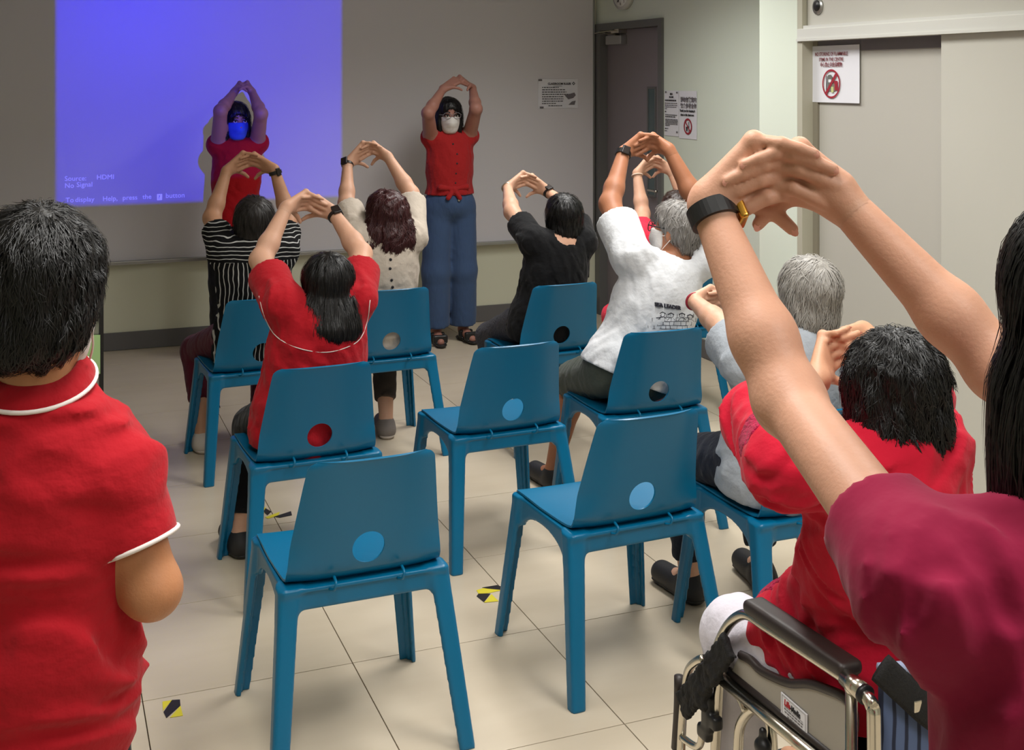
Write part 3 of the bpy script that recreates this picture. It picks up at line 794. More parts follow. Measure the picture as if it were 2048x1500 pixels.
def hands_pair(f, WL, WR, C, msh, s=1.0, lift=.0, nails=None, thumbs=(1, 1), rfat=1.0, arm=None):
    """two hands with interlaced fingers, palms pushed away from the wearer"""
    armdir = nz(C - msh) if arm is None else nz(arm)
    e = WR - WL; e = nz(e - armdir * (e @ armdir)); b = -armdir; p = nz(np.cross(b, e))
    g = .021 * s
    KL, KR = C - e * g, C + e * g
    L1 = [.040, .044, .041, .033]; L2 = [.024, .028, .026, .020]; L3 = [.020, .021, .020, .018]; R_ = [.0088, .0090, .0086, .0076]
    sides = (('L', WL, KL, WR, KR, e, .0052), ('R', WR, KR, WL, KL, -e, -.0052))
    for side, W, K, OW, OK_, ed, off in sides:          # both palms first
        pal = nz(K - W)
        f.cap(W, W + pal * .02 * s, .0235 * s, .022 * s, k=.012 * s)
        for i in range(4):
            m = K + p * ((i - 1.5) * .0195 + off) * s + (pal * [.0, .004, .002, -.006][i] * s)
            f.cap(W + p * (i - 1.5) * .010 * s, m, .0160 * s, .0108 * s, k=.010 * s)
            f.ell(m + b * .003 * s, np.array([.0118] * 3) * s, k=.006 * s)
    for side, W, K, OW, OK_, ed, off in sides:          # then the fingers, lying on the other hand's back
        pal = nz(K - W); od = nz(OW - OK_); ob = nz(b - od * (b @ od))
        for i in range(4):
            r = R_[i] * s * rfat
            m = K + p * ((i - 1.5) * .0195 + off) * s + (pal * [.0, .004, .002, -.006][i] * s)
            P1 = m + (ed * L1[i] * .90 + b * (.0175 + lift)) * s
            P2 = P1 + nz(od * .62 + ed * .5 + ob * .10 + p * (.06 * (i - 1.5))) * L2[i] * s
            P3 = P2 + nz(od * .75 + ed * .35 - ob * .05 + p * (.06 * (i - 1.5))) * L3[i] * s
            f.cap(m, P1, r * 1.08, r, k=.003 * s); f.cap(P1, P2, r, r * .95, k=.0015 * s); f.cap(P2, P3, r * .95, r * .84, k=.0015 * s)
            f.ell(P1, np.array([r * 1.07] * 3), k=.002 * s)
            if nails is not None: nails.append((P3 + ob * r * .62, ob, nz(P3 - P2), r))
        sg = thumbs[0] if side == 'L' else thumbs[1]
        T0 = W + pal * .028 * s - p * .014 * s
        T1 = T0 + (pal * .036 - p * .030 - b * .006) * s
        T2 = T1 + (ed * .018 * sg + pal * .012 - p * .022 + b * .004) * s
        T3 = T2 + (ed * .016 * sg - p * .016 + b * .006) * s
        f.cap(T0, T1, .0150 * s, .0115 * s, k=.012 * s); f.cap(T1, T2, .0108 * s, .0092 * s, k=.003 * s); f.cap(T2, T3, .0092 * s, .0076 * s, k=.002 * s)
        if nails is not None: nails.append((T3 + b * .006 * s, b, nz(T3 - T2), .009 * s))

def torso_axes(D):
    up = nz(D['nb'] - D['pel']); rt = D['shR'] - D['shL']; rt = nz(rt - up * (rt @ up)); fw = np.cross(up, rt)
    return np.array([rt, fw, up])

def add_torso(f, D, off=0.0, k=.05, belly=0.0):
    R = torso_axes(D); w = D.get('w', 1.0); dp = D.get('dp', 1.0); pel, nb = D['pel'], D['nb']; up = R[2]; L = np.linalg.norm(nb - pel)
    o = off
    f.ell(pel + up * .02, (.168 * w + o, .125 * dp + o, .13 + o), R, k)
    f.ell(pel + up * L * .36 + R[1] * belly * .4, (.145 * w + o, (.108 + belly) * dp + o, .19 + o), R, k)
    f.ell(pel + up * L * .66, (.158 * w + o, .112 * dp + o, .19 + o), R, k)
    tz, tr = D.get('trap', (.90, .068)); c = pel + up * L * tz
    for s_ in ('shL', 'shR'):
        f.cap(c, D[s_], tr * dp + o, .052 * D.get('upr', 1) + o, k)
    f.cap(pel + up * L * .82, nb - up * .02, .085 * dp + o, .052 + o * .6, k)

def person(name_label, D):
    t = thing('person', name_label, 'person')
    t.location = D['foot'] if 'foot' in D else (D['pel'][0], D['pel'][1], 0)
    base = np.array(t.location)
    h = D.get('h', .009); hh = D.get('hh', .0042); ar = D.get('ar', 1.0); hs = D.get('hs', 1.0)
    skinm = D['skin']
    HR = rot_head(*D['look']); hc = D['head']
    HP = lambda x, y, z: hc + HR.T @ (np.array([x, y, z]) * hs)
    pts = [D[k] for k in ('pel', 'nb', 'head', 'shL', 'shR', 'elL', 'elR', 'wrL', 'wrR', 'hipL', 'hipR', 'knL', 'knR', 'anL', 'anR', 'toL', 'toR')]
    lo = np.min(pts, 0) - .2; hi = np.max(pts, 0) + .2; lo[2] = max(lo[2], -.03)
    def done(o):
        o.matrix_parent_inverse = Matrix.Translation(-Vector(base)); return o
    # ---- body
    B = Field(lo, hi, h)
    add_torso(B, D)
    B.cap(D['nb'] - torso_axes(D)[2] * .03, HP(0, -.025, -.055), .056 * hs, .050 * hs, .03)
    def headp(f, o=0.0, face=True, ears=True):
        f.ell(HP(0, -.012, .035), np.array((.074, .094, .085)) * hs + o, HR, .02)
        f.ell(HP(0, .022, -.03), np.array((.062, .072, .08)) * hs + o, HR, .02)
        f.ell(HP(0, .035, -.085), np.array((.043, .048, .033)) * hs + o, HR, .02)
        if face:
            f.cap(HP(0, .09, .0), HP(0, .106, -.036), .008 * hs + o, .013 * hs + o, .010)
        if ears:
            for s_ in (-1, 1): f.ell(HP(s_ * .077, -.012, -.012), np.array((.010, .020, .031)) * hs + o, HR, .004)
    headp(B)
    if D.get('face'):
        for s_ in (-1, 1): B.ell(HP(s_ * .031, .098, .004), np.array((.018, .012, .011)) * hs, HR, .008, 'sub')
    for s_ in 'LR':
        sh, el, wr = D['sh' + s_], D['el' + s_], D['wr' + s_]
        ur = ar * D.get('upr', 1); B.cap(sh, el, .050 * ur, .040 * ar * (.5 + .5 * D.get('upr', 1)), .03)
        m = el + (wr - el) * .3
        B.cap(el, m, .0385 * ar, .0375 * ar, .02); B.cap(m, wr, .0375 * ar, .0245 * ar, .02)
        B.ell(el, np.array([.0345] * 3) * ar, None, .02)
    lr = D.get('lr', 1.0)
    for s_ in 'LR':
        hp_, kn, an, to = D['hip' + s_], D['kn' + s_], D['an' + s_], D['to' + s_]
        B.cap(hp_, kn, .082 * lr, .055 * lr, .03)
        cm = kn + (an - kn) * .3
        B.cap(kn, cm, .052 * lr, .054 * lr, .02); B.cap(cm, an, .054 * lr, .034, .02)
        B.cap(an - np.array([0, 0, .02]), to, .036, .026, .015)
    fields = [B]
    nails = [] if D.get('nails') else None
    if 'C' in D:
        hp = [D['wrL'], D['wrR'], D['C']]
        Hf = Field(np.min(hp, 0) - .10, np.max(hp, 0) + .10, hh)
        for s_ in 'LR':
            el, wr = D['el' + s_], D['wr' + s_]; a = wr - nz(wr - el) * .03
            Hf.cap(a, wr, .0265 * ar, .0240 * ar, .0, flat0=True)
        hands_pair(Hf, D['wrL'], D['wrR'], D['C'], (D['shL'] + D['shR']) / 2, D.get('hand', 1.0), nails=nails, lift=D.get('lift', 0), arm=D.get('arm', (.1, .9, .36)), thumbs=D.get('thumbs', (1, 1)))
        fields.append(Hf)
    for s_, d_, pn in D.get('loose', ()):           # a single relaxed hand: side, direction, palm normal
        W = D['wr' + s_]; d_ = nz(d_); pn = nz(np.array(pn) - d_ * (np.array(pn) @ d_)); sd = np.cross(d_, pn) * (1 if s_ == 'L' else -1)
        Hf = Field(W - .22, W + .22, hh)
        for i in range(4):
            m = W + d_ * .085 + sd * (1.5 - i) * .020
            Hf.cap(W + sd * (1.5 - i) * .01, m, .017, .0115, .01)
            p1 = m + nz(d_ + pn * .35) * [.038, .042, .039, .031][i]; p2 = p1 + nz(d_ * .7 + pn * .8) * .024; p3 = p2 + nz(d_ * .3 + pn) * .02
            Hf.cap(m, p1, .0095, .0088, .003); Hf.cap(p1, p2, .0088, .008, .002); Hf.cap(p2, p3, .008, .007, .002)
        t0 = W + d_ * .03 + sd * .02; t1 = t0 + d_ * .035 + sd * .03 + pn * .012; t2 = t1 + d_ * .028 + sd * .006 + pn * .01
        Hf.cap(t0, t1, .0155, .0115, .012); Hf.cap(t1, t2, .011, .0085, .003)
        fields.append(Hf)
    body = done(sdf_obj('body', fields, skinm, t))
    if nails:
        V = []; Fc = []
        for c, n, dd, r in nails:
            k = len(V); sd = np.cross(n, dd); n2 = nz(n)
            for j in range(12):
                a = 2 * math.pi * j / 12
                V.append(c + sd * math.cos(a) * r * .62 + dd * (math.sin(a) * r * .8) + n2 * (.0012 - .3 * r * math.cos(a) ** 2))
            V.append(c + n2 * .0016); Fc += [(k + j, k + (j + 1) % 12, k + 12) for j in range(12)]
        o = done(link('fingernails', mesh('fingernails', V, Fc), M_nail, t, True)); o['kind'] = 'stuff'
    # ---- trousers
    if D.get('pants'):
        pm, frac = D['pants'][:2]; wide = D['pants'][2] if len(D['pants']) > 2 else 0.0
        Pf = Field(lo, hi, h)
        R = torso_axes(D); w = D.get('w', 1.0); dp = D.get('dp', 1.0)
        Pf.ell(D['pel'] + R[2] * .0, (.168 * w + .012, .125 * dp + .012, .13), R, .03)
        for s_ in 'LR':
            hp_, kn, an = D['hip' + s_], D['kn' + s_], D['an' + s_]
            if frac < 1:
                e_ = hp_ + (kn - hp_) * frac; Pf.cap(hp_, e_, .082 * lr + .016, (.06 * lr + .024 + wide), .03, flat=True)
                Pf.cap(e_ - nz(e_ - hp_) * .03, e_ + nz(e_ - hp_) * .05, .058 * lr + .012 + wide, .058 * lr + .012 + wide, 0, 'sub')
            else:
                Pf.cap(hp_, kn, .082 * lr + .014, .055 * lr + .016 + wide * .6, .03)
                e_ = kn + (an - kn) * (frac - 1)
                Pf.cap(kn, e_, .056 * lr + .014 + wide * .6, .045 + .010 + wide, .03, flat=True)
        if D.get('waist') is not None: Pf.plane((0, 0, D['waist']), (0, 0, 1))
        Pf.wrinkle(D.get('pwr', .0035), .13, 3, (1, 1, .6))
        done(sdf_obj('trousers' if frac > 1 else 'shorts', Pf, pm, t, 1))
    # ---- shoes
    if D.get('shoes') is not None:
        for s_ in 'LR':
            an, to = D['an' + s_], D['to' + s_]
            Sf = Field(np.minimum(an, to) - .08, np.maximum(an, to) + .08, .006)
            a0 = np.array([an[0], an[1], .038]); fwd = nz(np.array([to[0] - an[0], to[1] - an[1], 0]))
            if D.get('sandal'):
                Sf.cap(a0 - fwd * .03, a0 + fwd * .17, .036, .040, .01); Sf.plane((0, 0, .024), (0, 0, 1))
                Sf.plane((0, 0, .0), (0, 0, -1))
                c = a0 + fwd * .13; sd = np.array([-fwd[1], fwd[0], 0])
                for q_ in (.0, -.09): Sf.rbox(c + fwd * q_ + np.array([0, 0, .012]), (.048, .016, .026), np.array([sd, fwd, [0, 0, 1]]), .006, .004)
            else:
                Sf.cap(a0 - fwd * .025, a0 + fwd * .15, .044, .040, .02); Sf.cap(a0, an + np.array([0, 0, -.02]), .044, .042, .02); Sf.plane((0, 0, .0), (0, 0, -1))
            sh_o = done(sdf_obj('shoe', Sf, D['shoes'], t, 1))
            sl = Field(np.minimum(an, to) - .08, np.maximum(an, to) + .08, .006)
            sl.cap(a0 - fwd * .028, a0 + fwd * .155, .045, .042, .0); sl.plane((0, 0, .018), (0, 0, 1)); sl.plane((0, 0, .0), (0, 0, -1))
            sl_o = sdf_obj('sole', sl, D.get('sole', M_black), sh_o, 0)
    # ---- shirt
    SF = None
    if D.get('shirt'):
        sm = D['shirt']; off = D.get('soff', .014); frac = D.get('sleeve', .6); R = torso_axes(D)
        Sf = Field(lo, hi, D.get('hshirt', h))
        add_torso(Sf, D, off, .045, D.get('belly', 0))
        hem = D.get('hem', -.12)
        if hem < 0: Sf.ell(D['pel'] + R[2] * -.05, (.176 * D.get('w', 1) + off, .138 * D.get('dp', 1) + off, .20), R, .03)
        for a_, b_, r_ in D.get('lap', ()): Sf.cap(a_, b_, r_, r_, .06)
        Tf = Field(lo, hi, D.get('hshirt', h)); Tf.f = Sf.f.copy()
        cuffs = []
        if frac > 0:
            for s_ in 'LR':
                sh, el, wr = D['sh' + s_], D['el' + s_], D['wr' + s_]
                if frac <= 1: e_ = sh + (el - sh) * frac
                else:
                    e_ = el + (wr - el) * (frac - 1)
                    Sf.cap(sh, el, .056 * ar + off, .050 * ar + off, .035)
                fl_ = D.get('flare', .018); st = sh if frac <= 1 else el
                r1 = .042 * ar * D.get('upr', 1) + off * .6 + fl_
                Sf.cap(st, e_, .056 * ar * D.get('upr', 1) + off, r1, .035, flat=True); cuffs.append((e_, nz(e_ - st), r1))
        cf = list(cuffs)
        def msk(p):
            m = np.ones(len(p))
            for e_, dv, r1 in cf: m *= np.clip((np.linalg.norm(p - e_, axis=1) - r1 * 1.15) / .07, 0, 1)
            return m
        wr_ = D.get('wrinkle', (.006, .09))
        Sf.wrinkle(wr_[0], wr_[1], D.get('seed', 1), D.get('squash', (1, 1, .7)), mask=msk)
        Tf.wrinkle(wr_[0], wr_[1], D.get('seed', 1), D.get('squash', (1, 1, .7)), mask=msk)
        for e_, dv, r1 in cuffs:
            Sf.cut_end(e_, dv, r1)
            Sf.cap(e_ - dv * .035, e_ + dv * .05, r1 - .012, r1 - .009, .0, 'sub')
        Sf.f = np.minimum(Sf.f, Tf.f)
        Sf.plane(D['pel'] + R[2] * hem, -R[2])
        if D.get('neckcut'):
            c_, r_ = D['neckcut']; Sf.ell(D['nb'] + R.T @ np.array(c_), r_, R, .0, 'sub')
        SF = Sf
        D['shirt_obj'] = done(sdf_obj('shirt', Sf, sm, t, 1)); D['cuffs'] = cuffs
    # ---- hair
    HF = None
    if D.get('hair'):
        hm, prims = D['hair'][:2]
        Hr = Field(hc - .33 * hs, hc + .20 * hs, D.get('hhair', .0055))
        for q_ in prims:
            if q_[0] == 'e': Hr.ell(HP(*q_[1]), np.array(q_[2]) * hs, HR, q_[3] if len(q_) > 3 else .025)
            else: Hr.cap(HP(*q_[1]), HP(*q_[2]), q_[3] * hs, q_[4] * hs, .03)
        for q_ in D.get('haircut', [((0, .105, -.045), (.066, .085, .098))]):
            Hr.ell(HP(*q_[0]), np.array(q_[1]) * hs, HR, .012, 'sub')
        if D.get('hairhem') is not None:
            Hr.plane(HP(0, 0, D['hairhem']), -HR[2])
        wa, wl = D.get('wave', (.004, .05)); Hr.wrinkle(wa, wl, D.get('seed', 1) + 5, D.get('hsq', (1, 1, .35)))
        V, Q = Hr.arrays(); V = relax(V, Q, 1)
        ho = done(link('hair', quads_mesh('hair', [(V, Q)]), hm, t, True)); HF = Hr
        # strands lying on it
        n_, L_, rad = D.get('strands', (700, .085, .0011))
        rg = np.random.default_rng(D.get('seed', 1)); seg = 7
        p = V[rg.integers(0, len(V), n_)] ; crown = HP(*D.get('crown', (.01, -.055, .112)))
        dn = -HR[2] * .6 + np.array([0, 0, -.5]); lift = rg.uniform(.0, .0035, n_); paths = [p]; cur = 0
        wob = rg.normal(size=(n_, 3)) * D.get('wob', .25)
        for s_ in range(seg):
            g = Hr.grad(p); v = p - crown; dist = np.linalg.norm(v, axis=1, keepdims=True); v = v / (dist + 1e-6)
            d = v * np.exp(-dist * 9) * 1.6 + dn + wob + rg.normal(size=(n_, 3)) * .12
            d -= g * (d * g).sum(1, keepdims=True); d /= np.linalg.norm(d, axis=1, keepdims=True) + 1e-9
            p = p + d * L_ / seg
            sdv = Hr.sample(p); near = np.abs(sdv) < .02
            p = p - g * np.where(near, sdv - lift * (1 + s_ / 3), 0)[:, None]
            paths.append(p)
        A = np.stack(paths, 1); T = np.gradient(A, axis=1); T /= np.linalg.norm(T, axis=2, keepdims=True) + 1e-9
        N = Hr.grad(A.reshape(-1, 3)).reshape(A.shape); Bn = np.cross(T, N); Bn /= np.linalg.norm(Bn, axis=2, keepdims=True) + 1e-9
        rr = (rad * np.array([.5, 1, 1.1, 1.1, 1, .8, .5, .15]))[None, :, None]
        ringv = np.stack([A + Bn * rr, A + N * rr * .7, A - Bn * rr], 2)      # n, seg+1, 3, 3
        V2 = ringv.reshape(-1, 3); idx = np.arange(n_ * (seg + 1) * 3).reshape(n_, seg + 1, 3); qs = []
        for a_, b_ in ((0, 1), (1, 2)):
            qs.append(np.stack([idx[:, :-1, a_], idx[:, :-1, b_], idx[:, 1:, b_], idx[:, 1:, a_]], -1).reshape(-1, 4))
        so = link('strands', quads_mesh('strands', [(V2, np.vstack(qs))]), D['hair'][2] if len(D['hair']) > 2 else hm, ho, True); so['kind'] = 'stuff'
    # ---- face mask, eyes, glasses
    if D.get('mask') is not None:
        Mf = Field(hc - .17, hc + .17, .004)
        headp(Mf, .006, face=False, ears=False); Mf.cap(HP(0, .085, -.012), HP(0, .088, -.045), .02 * hs, .026 * hs, .03)
        Mf.rbox(HP(0, .075, -.058), np.array((.062, .075, .058)) * hs, HR, .02, k=-1) if False else None
        X = Mf.ax[0][:, None, None] - hc[0]; Y = Mf.ax[1][None, :, None] - hc[1]; Z = Mf.ax[2][None, None, :] - hc[2]
        lx, ly, lz = [(X * HR[i][0] + Y * HR[i][1] + Z * HR[i][2]) / hs for i in range(3)]
        Mf.f = np.maximum.reduce([Mf.f, (.022 - ly).astype(np.float32), np.abs(lz + .060) - .056, np.abs(lx) - .064 + 0 * ly]).astype(np.float32)
        mo = done(sdf_obj('face_mask', Mf, D['mask'], t, 2))
        for s_ in (-1, 1):
            for z_ in (-.02, -.095):
                st = tube('ear_loop', smooth_path([HP(s_ * .062, .03, z_), HP(s_ * .074, .01, z_ * .7 - .004), HP(s_ * .083, -.022, -.012 + (z_ + .057) * .5)], 5), .0018, M_white, mo, 6)
    if D.get('face'):
        for s_ in (-1, 1):
            eo = done(disc('eye', HP(s_ * .031, .0885, .004), HR[1], .0115 * hs, .006, M_eyew, t, 14)); eo.scale = (1, 1, 1)
            ir = disc('iris', HP(s_ * .031, .0925, .004), HR[1], .0062 * hs, .003, M_iris, eo, 12)
            done(tube('upper_lid', smooth_path([HP(s_ * .016, .093, .006), HP(s_ * .031, .0975, .0125), HP(s_ * .047, .088, .007)], 4), .0026, M_iris, t, 6))
            done(tube('eyebrow', smooth_path([HP(s_ * .014, .0955, .026), HP(s_ * .032, .0965, .031), HP(s_ * .052, .080, .026)], 4), .0034, M_iris, t, 6))
    if D.get('glasses'):
        gm = D['glasses']; go = None
        V = []; Fc = []
        def addt(path, r, seg=6):
            v, f = tube_arrays(path, r, seg); k = len(V); V.extend(v); Fc.extend([tuple(x + k for x in q_) for q_ in f])
        for s_ in (-1, 1):
            lp = [HP(s_ * (.034 + .027 * math.cos(a)), .108 - .006 * (math.cos(a) + 1), .004 + .021 * math.sin(a)) for a in np.linspace(0, 2 * math.pi, 17)]
            addt(lp, .0021)
            addt([HP(s_ * .061, .097, .010), HP(s_ * .074, .05, .010), HP(s_ * .082, -.008, .010), HP(s_ * .082, -.03, -.006)], .0026)
        addt([HP(-.008, .107, .008), HP(0, .110, .011), HP(.008, .107, .008)], .002)
        go = done(link('glasses', mesh('glasses', V, Fc), gm, t, True))
    # ---- things on the wrists
    for w_ in D.get('wrist', ()):
        s_, kind, wm = w_[:3]; el, wr = D['el' + s_], D['wr' + s_]; ax = nz(wr - el); back = w_[3] if len(w_) > 3 else .022
        c = wr - ax * back; sm_ = (D['shL'] + D['shR']) / 2; C_ = D.get('C', wr)
        dors = -nz(D.get('arm', (.1, .9, .36))) + nz(wr - C_) * .5; dors = nz(dors - ax * (dors @ ax))
        if len(w_) > 4: dors = nz(np.array(w_[4]) - ax * (np.array(w_[4]) @ ax))
        sd = np.cross(ax, dors); r = .0262 * ar + .0022 * (1 if kind != 'bangle' else 1.6)
        wdt, th = {'watch': (.0105, .0022), 'strap': (.0105, .0034), 'band': (.0085, .0025), 'bangle': (.003, .003), 'beads': (.0045, .0045)}[kind]
        V = []; Fc = []; n_ = 36; prof = [(-wdt, -th), (wdt, -th), (wdt, th), (-wdt, th)] if kind in ('watch', 'band', 'strap') else [(wdt * math.cos(q_), th * math.sin(q_)) for q_ in np.linspace(0, 2 * math.pi, 8, endpoint=False)]
        m_ = len(prof)
        for j in range(n_):
            a = 2 * math.pi * j / n_; rd = dors * math.cos(a) + sd * math.sin(a)
            for (u, v) in prof: V.append(c + rd * (r + v) + ax * u)
        for j in range(n_):
            for q_ in range(m_): Fc.append((j * m_ + q_, j * m_ + (q_ + 1) % m_, ((j + 1) % n_) * m_ + (q_ + 1) % m_, ((j + 1) % n_) * m_ + q_))
        nm = {'watch': 'wristwatch', 'strap': 'wristwatch', 'band': 'fitness_band', 'bangle': 'bangle', 'beads': 'bracelet'}[kind]
        wo = done(link(nm, mesh(nm, V, Fc), wm, t, kind in ('bangle', 'beads')))
        if kind in ('watch', 'band', 'strap'):
            hw = (.017, .0195, .0055) if kind in ('watch', 'strap') else (.0105, .019, .005)
            bm = bmesh.new(); M = Matrix(((sd[0], ax[0], dors[0], 0), (sd[1], ax[1], dors[1], 0), (sd[2], ax[2], dors[2], 0), (0, 0, 0, 1)))
            cc = c + dors * (r + .004); M.translation = Vector(cc)
            box_bm(bm, [-hw[0], -hw[1], -hw[2]], hw, .004, 3, M)
            fo = link('watch_case', bmesh_to('watch_case', bm), D.get('casem', M_black), wo, True)
            bm = bmesh.new(); box_bm(bm, [-hw[0] * .8, -hw[1] * .8, hw[2] - .0004], [hw[0] * .8, hw[1] * .8, hw[2] + .0008], .0, 1, M)
            fo = link('watch_glass', bmesh_to('watch_glass', bm), M_iris, wo)
    D['obj'] = t; D['SF'] = SF; D['HF'] = HF; D['base'] = base; D['HP'] = HP; D['HR'] = HR; D['done'] = done
    return D

def on_shirt(D, name, pix, r, m, d0, d1, lift=.001, flat=1.0, n=6):
    """a trim line sewn on the shirt: each pixel is dropped on the cloth"""
    pts = smooth_path(np.array([[x, y, 0] for x, y in pix], float), n)
    pth = [D['SF'].hit(p[0], p[1], d0, d1, lift) for p in pts]
    o = tube(name, smooth_path(pth[::2] + ([] if len(pth) % 2 else [pth[-1]]), 2), r, m, D['obj'], 6); return D['done'](o)

def seated(Xc, Yc, shL, shR, nb, head, elL, elR, wrL, wrR, C=None, Ysh=None, Yh=None, up=.265, fo=.235, kn=None, an=None, pelz=.585, pdx=0, pdy=-.02, **kw):
    D = dict(kw); Ysh = Yc - .06 if Ysh is None else Ysh; Yh = Yc - .02 if Yh is None else Yh
    D['pel'] = np.array([Xc + pdx, Yc + pdy, pelz]); D['shL'] = P(*shL, Ysh); D['shR'] = P(*shR, Ysh); D['nb'] = P(*nb, Ysh); D['head'] = P(*head, Yh)
    nr = D.get('near', {})
    D['elL'] = reach(D['shL'], *elL, up, 'elL' in nr); D['elR'] = reach(D['shR'], *elR, up, 'elR' in nr)
    D['wrL'] = reach(D['elL'], *wrL, fo, 'wrL' in nr); D['wrR'] = reach(D['elR'], *wrR, fo, 'wrR' in nr)
    dL = D['wrL'][:2] @ [SY, CY]; dR = D['wrR'][:2] @ [SY, CY]
    if C is not None:
        D['C'] = at(*C, (dL + dR) / 2 + D.get('cd', .03))
    for s_, sg in (('L', -1), ('R', 1)):
        D['hip' + s_] = D['pel'] + np.array([sg * .09, .03, -.015])
        D['kn' + s_] = np.array([Xc + sg * .13, Yc + .40, .485]) if not kn or s_ not in kn else np.array(kn[s_])
        D['an' + s_] = np.array([Xc + sg * .14, Yc + .36, .085]) if not an or s_ not in an else np.array(an[s_])
        D['to' + s_] = D['an' + s_] + np.array([sg * .02, .16, -.055])
    D.setdefault('look', (0, 0))
    return D

HAIR_SHORT = [('e', (0, -.018, .042), (.087, .107, .092)), ('e', (0, -.062, -.045), (.072, .052, .070)), ('e', (-.062, -.02, -.01), (.026, .05, .06)), ('e', (.062, -.02, -.01), (.026, .05, .06))]
HAIR_BOB = [('e', (0, -.018, .040), (.090, .110, .094)), ('e', (0, -.058, -.06), (.088, .066, .10)), ('e', (-.07, -.012, -.05), (.03, .06, .10)), ('e', (.07, -.012, -.05), (.03, .06, .10))]
HAIR_LONG = [('e', (0, -.018, .040), (.090, .110, .094)), ('e', (0, -.06, -.08), (.092, .060, .13)), ('c', (-.05, -.07, -.06), (-.055, -.105, -.115), .058, .05), ('c', (.05, -.07, -.06), (.055, -.105, -.115), .058, .05), ('c', (0, -.08, -.06), (0, -.125, -.12), .06, .05)]
# ---- cloth
C_redpolo = cloth('red_polo', (170, 22, 34)); C_redtee = cloth('red_tee', (160, 14, 24)); C_redblouse = cloth('red_blouse', (160, 34, 36), bump=.5)
C_beige = cloth('beige_linen', (196, 184, 170), bump=.4, bscale=30); C_black = cloth('black_cotton', (20, 20, 22)); C_white = cloth('white_cotton', (212, 214, 218), bump=.5, bscale=24)
C_denim = cloth('denim_blue', (62, 82, 116), bump=.3, bscale=60, stretch=(1, 1, .3)); C_wine = cloth('wine_trousers', (84, 24, 40)); C_charcoal = cloth('charcoal_leggings', (66, 66, 72), bump=.8, bscale=90, var=.3)
C_olive = cloth('olive_shorts', (76, 82, 74)); C_pink = cloth('pink_red_cotton', (222, 48, 72)); C_grey = cloth('grey_blue_cotton', (158, 164, 172)); C_navy = cloth('navy_trousers', (30, 34, 46))
C_jacket = cloth('red_jacket', (186, 20, 46), bump=.25); C_maroon = cloth('maroon_tee', (138, 22, 58), bump=.2, bscale=26); C_wtrouser = cloth('white_trousers', (212, 208, 218), bump=.3); C_tan = cloth('brown_grey_trousers', (72, 62, 56))
C_bleg = cloth('black_leggings', (24, 24, 27)); C_dkshoe = mat('dark_shoe', (36, 34, 36), rough=.6); C_wshoe = mat('pale_shoe', (196, 186, 178), rough=.7); C_gshoe = mat('grey_shoe', (120, 112, 108), rough=.8)
def striped():
    m = mat('striped_cotton', (20, 20, 22), rough=.85, spec=.15)
    t = m.node_tree; b = t.nodes['Principled BSDF']; tc = t.nodes.new('ShaderNodeTexCoord'); sx = t.nodes.new('ShaderNodeSeparateXYZ')
    ns = t.nodes.new('ShaderNodeTexNoise'); ns.inputs['Scale'].default_value = 9
    t.links.new(tc.outputs['Object'], sx.inputs[0]); t.links.new(tc.outputs['Object'], ns.inputs['Vector'])
    def mth(op, a, b_=None):
        n = t.nodes.new('ShaderNodeMath'); n.operation = op
        for i, v in enumerate((a, b_)):
            if v is None: continue
            if isinstance(v, (int, float)): n.inputs[i].default_value = v
            else: t.links.new(v, n.inputs[i])
        return n.outputs[0]
    wob = mth('MULTIPLY', ns.outputs['Fac'], .035)
    def stripe(c, per, duty): return mth('LESS_THAN', mth('FRACT', mth('DIVIDE', mth('ADD', c, wob), per)), duty)
    vert = stripe(sx.outputs[0], .0185, .19); hor = stripe(sx.outputs[2], .0185, .19)
    yoke = mth('GREATER_THAN', sx.outputs[2], STRIPE_Z)
    val = mth('ADD', mth('MULTIPLY', hor, yoke), mth('MULTIPLY', vert, mth('SUBTRACT', 1, yoke)))
    mx = t.nodes.new('ShaderNodeMix'); mx.data_type = 'RGBA'; mx.inputs[6].default_value = lin((18, 18, 20)) + (1,); mx.inputs[7].default_value = lin((190, 190, 188)) + (1,)
    t.links.new(val, mx.inputs[0]); t.links.new(mx.outputs[2], b.inputs['Base Color'])
    return m

# ---- 1  seated: striped top, third row left
Yc = 5.5
STRIPE_Z = float(P(500, 520, 5.42)[2])
d4 = person('person seated in black and white striped top and wine trousers, arms overhead', seated(.905, Yc, (447, 503), (566, 503), (507, 497), (507, 446), (424, 436), (578, 436), (453, 343), (549, 340), (498, 316),
    kn={'L': P(392, 700, 5.93), 'R': P(530, 720, 5.93)}, an={'L': PF(404, 866, .085) , 'R': PF(520, 872, .085)}, skin=S_mid, shirt=striped(), sleeve=.62, hem=-.12, look=(0, 14), hair=(H_soft, HAIR_SHORT),
    pants=(C_wine, 1.62, .0), shoes=C_wshoe, sole=C_wshoe, wrist=[('R', 'band', M_black, .014, (.3, -1, .2))], seed=4, strands=(800, .07, .0012)))
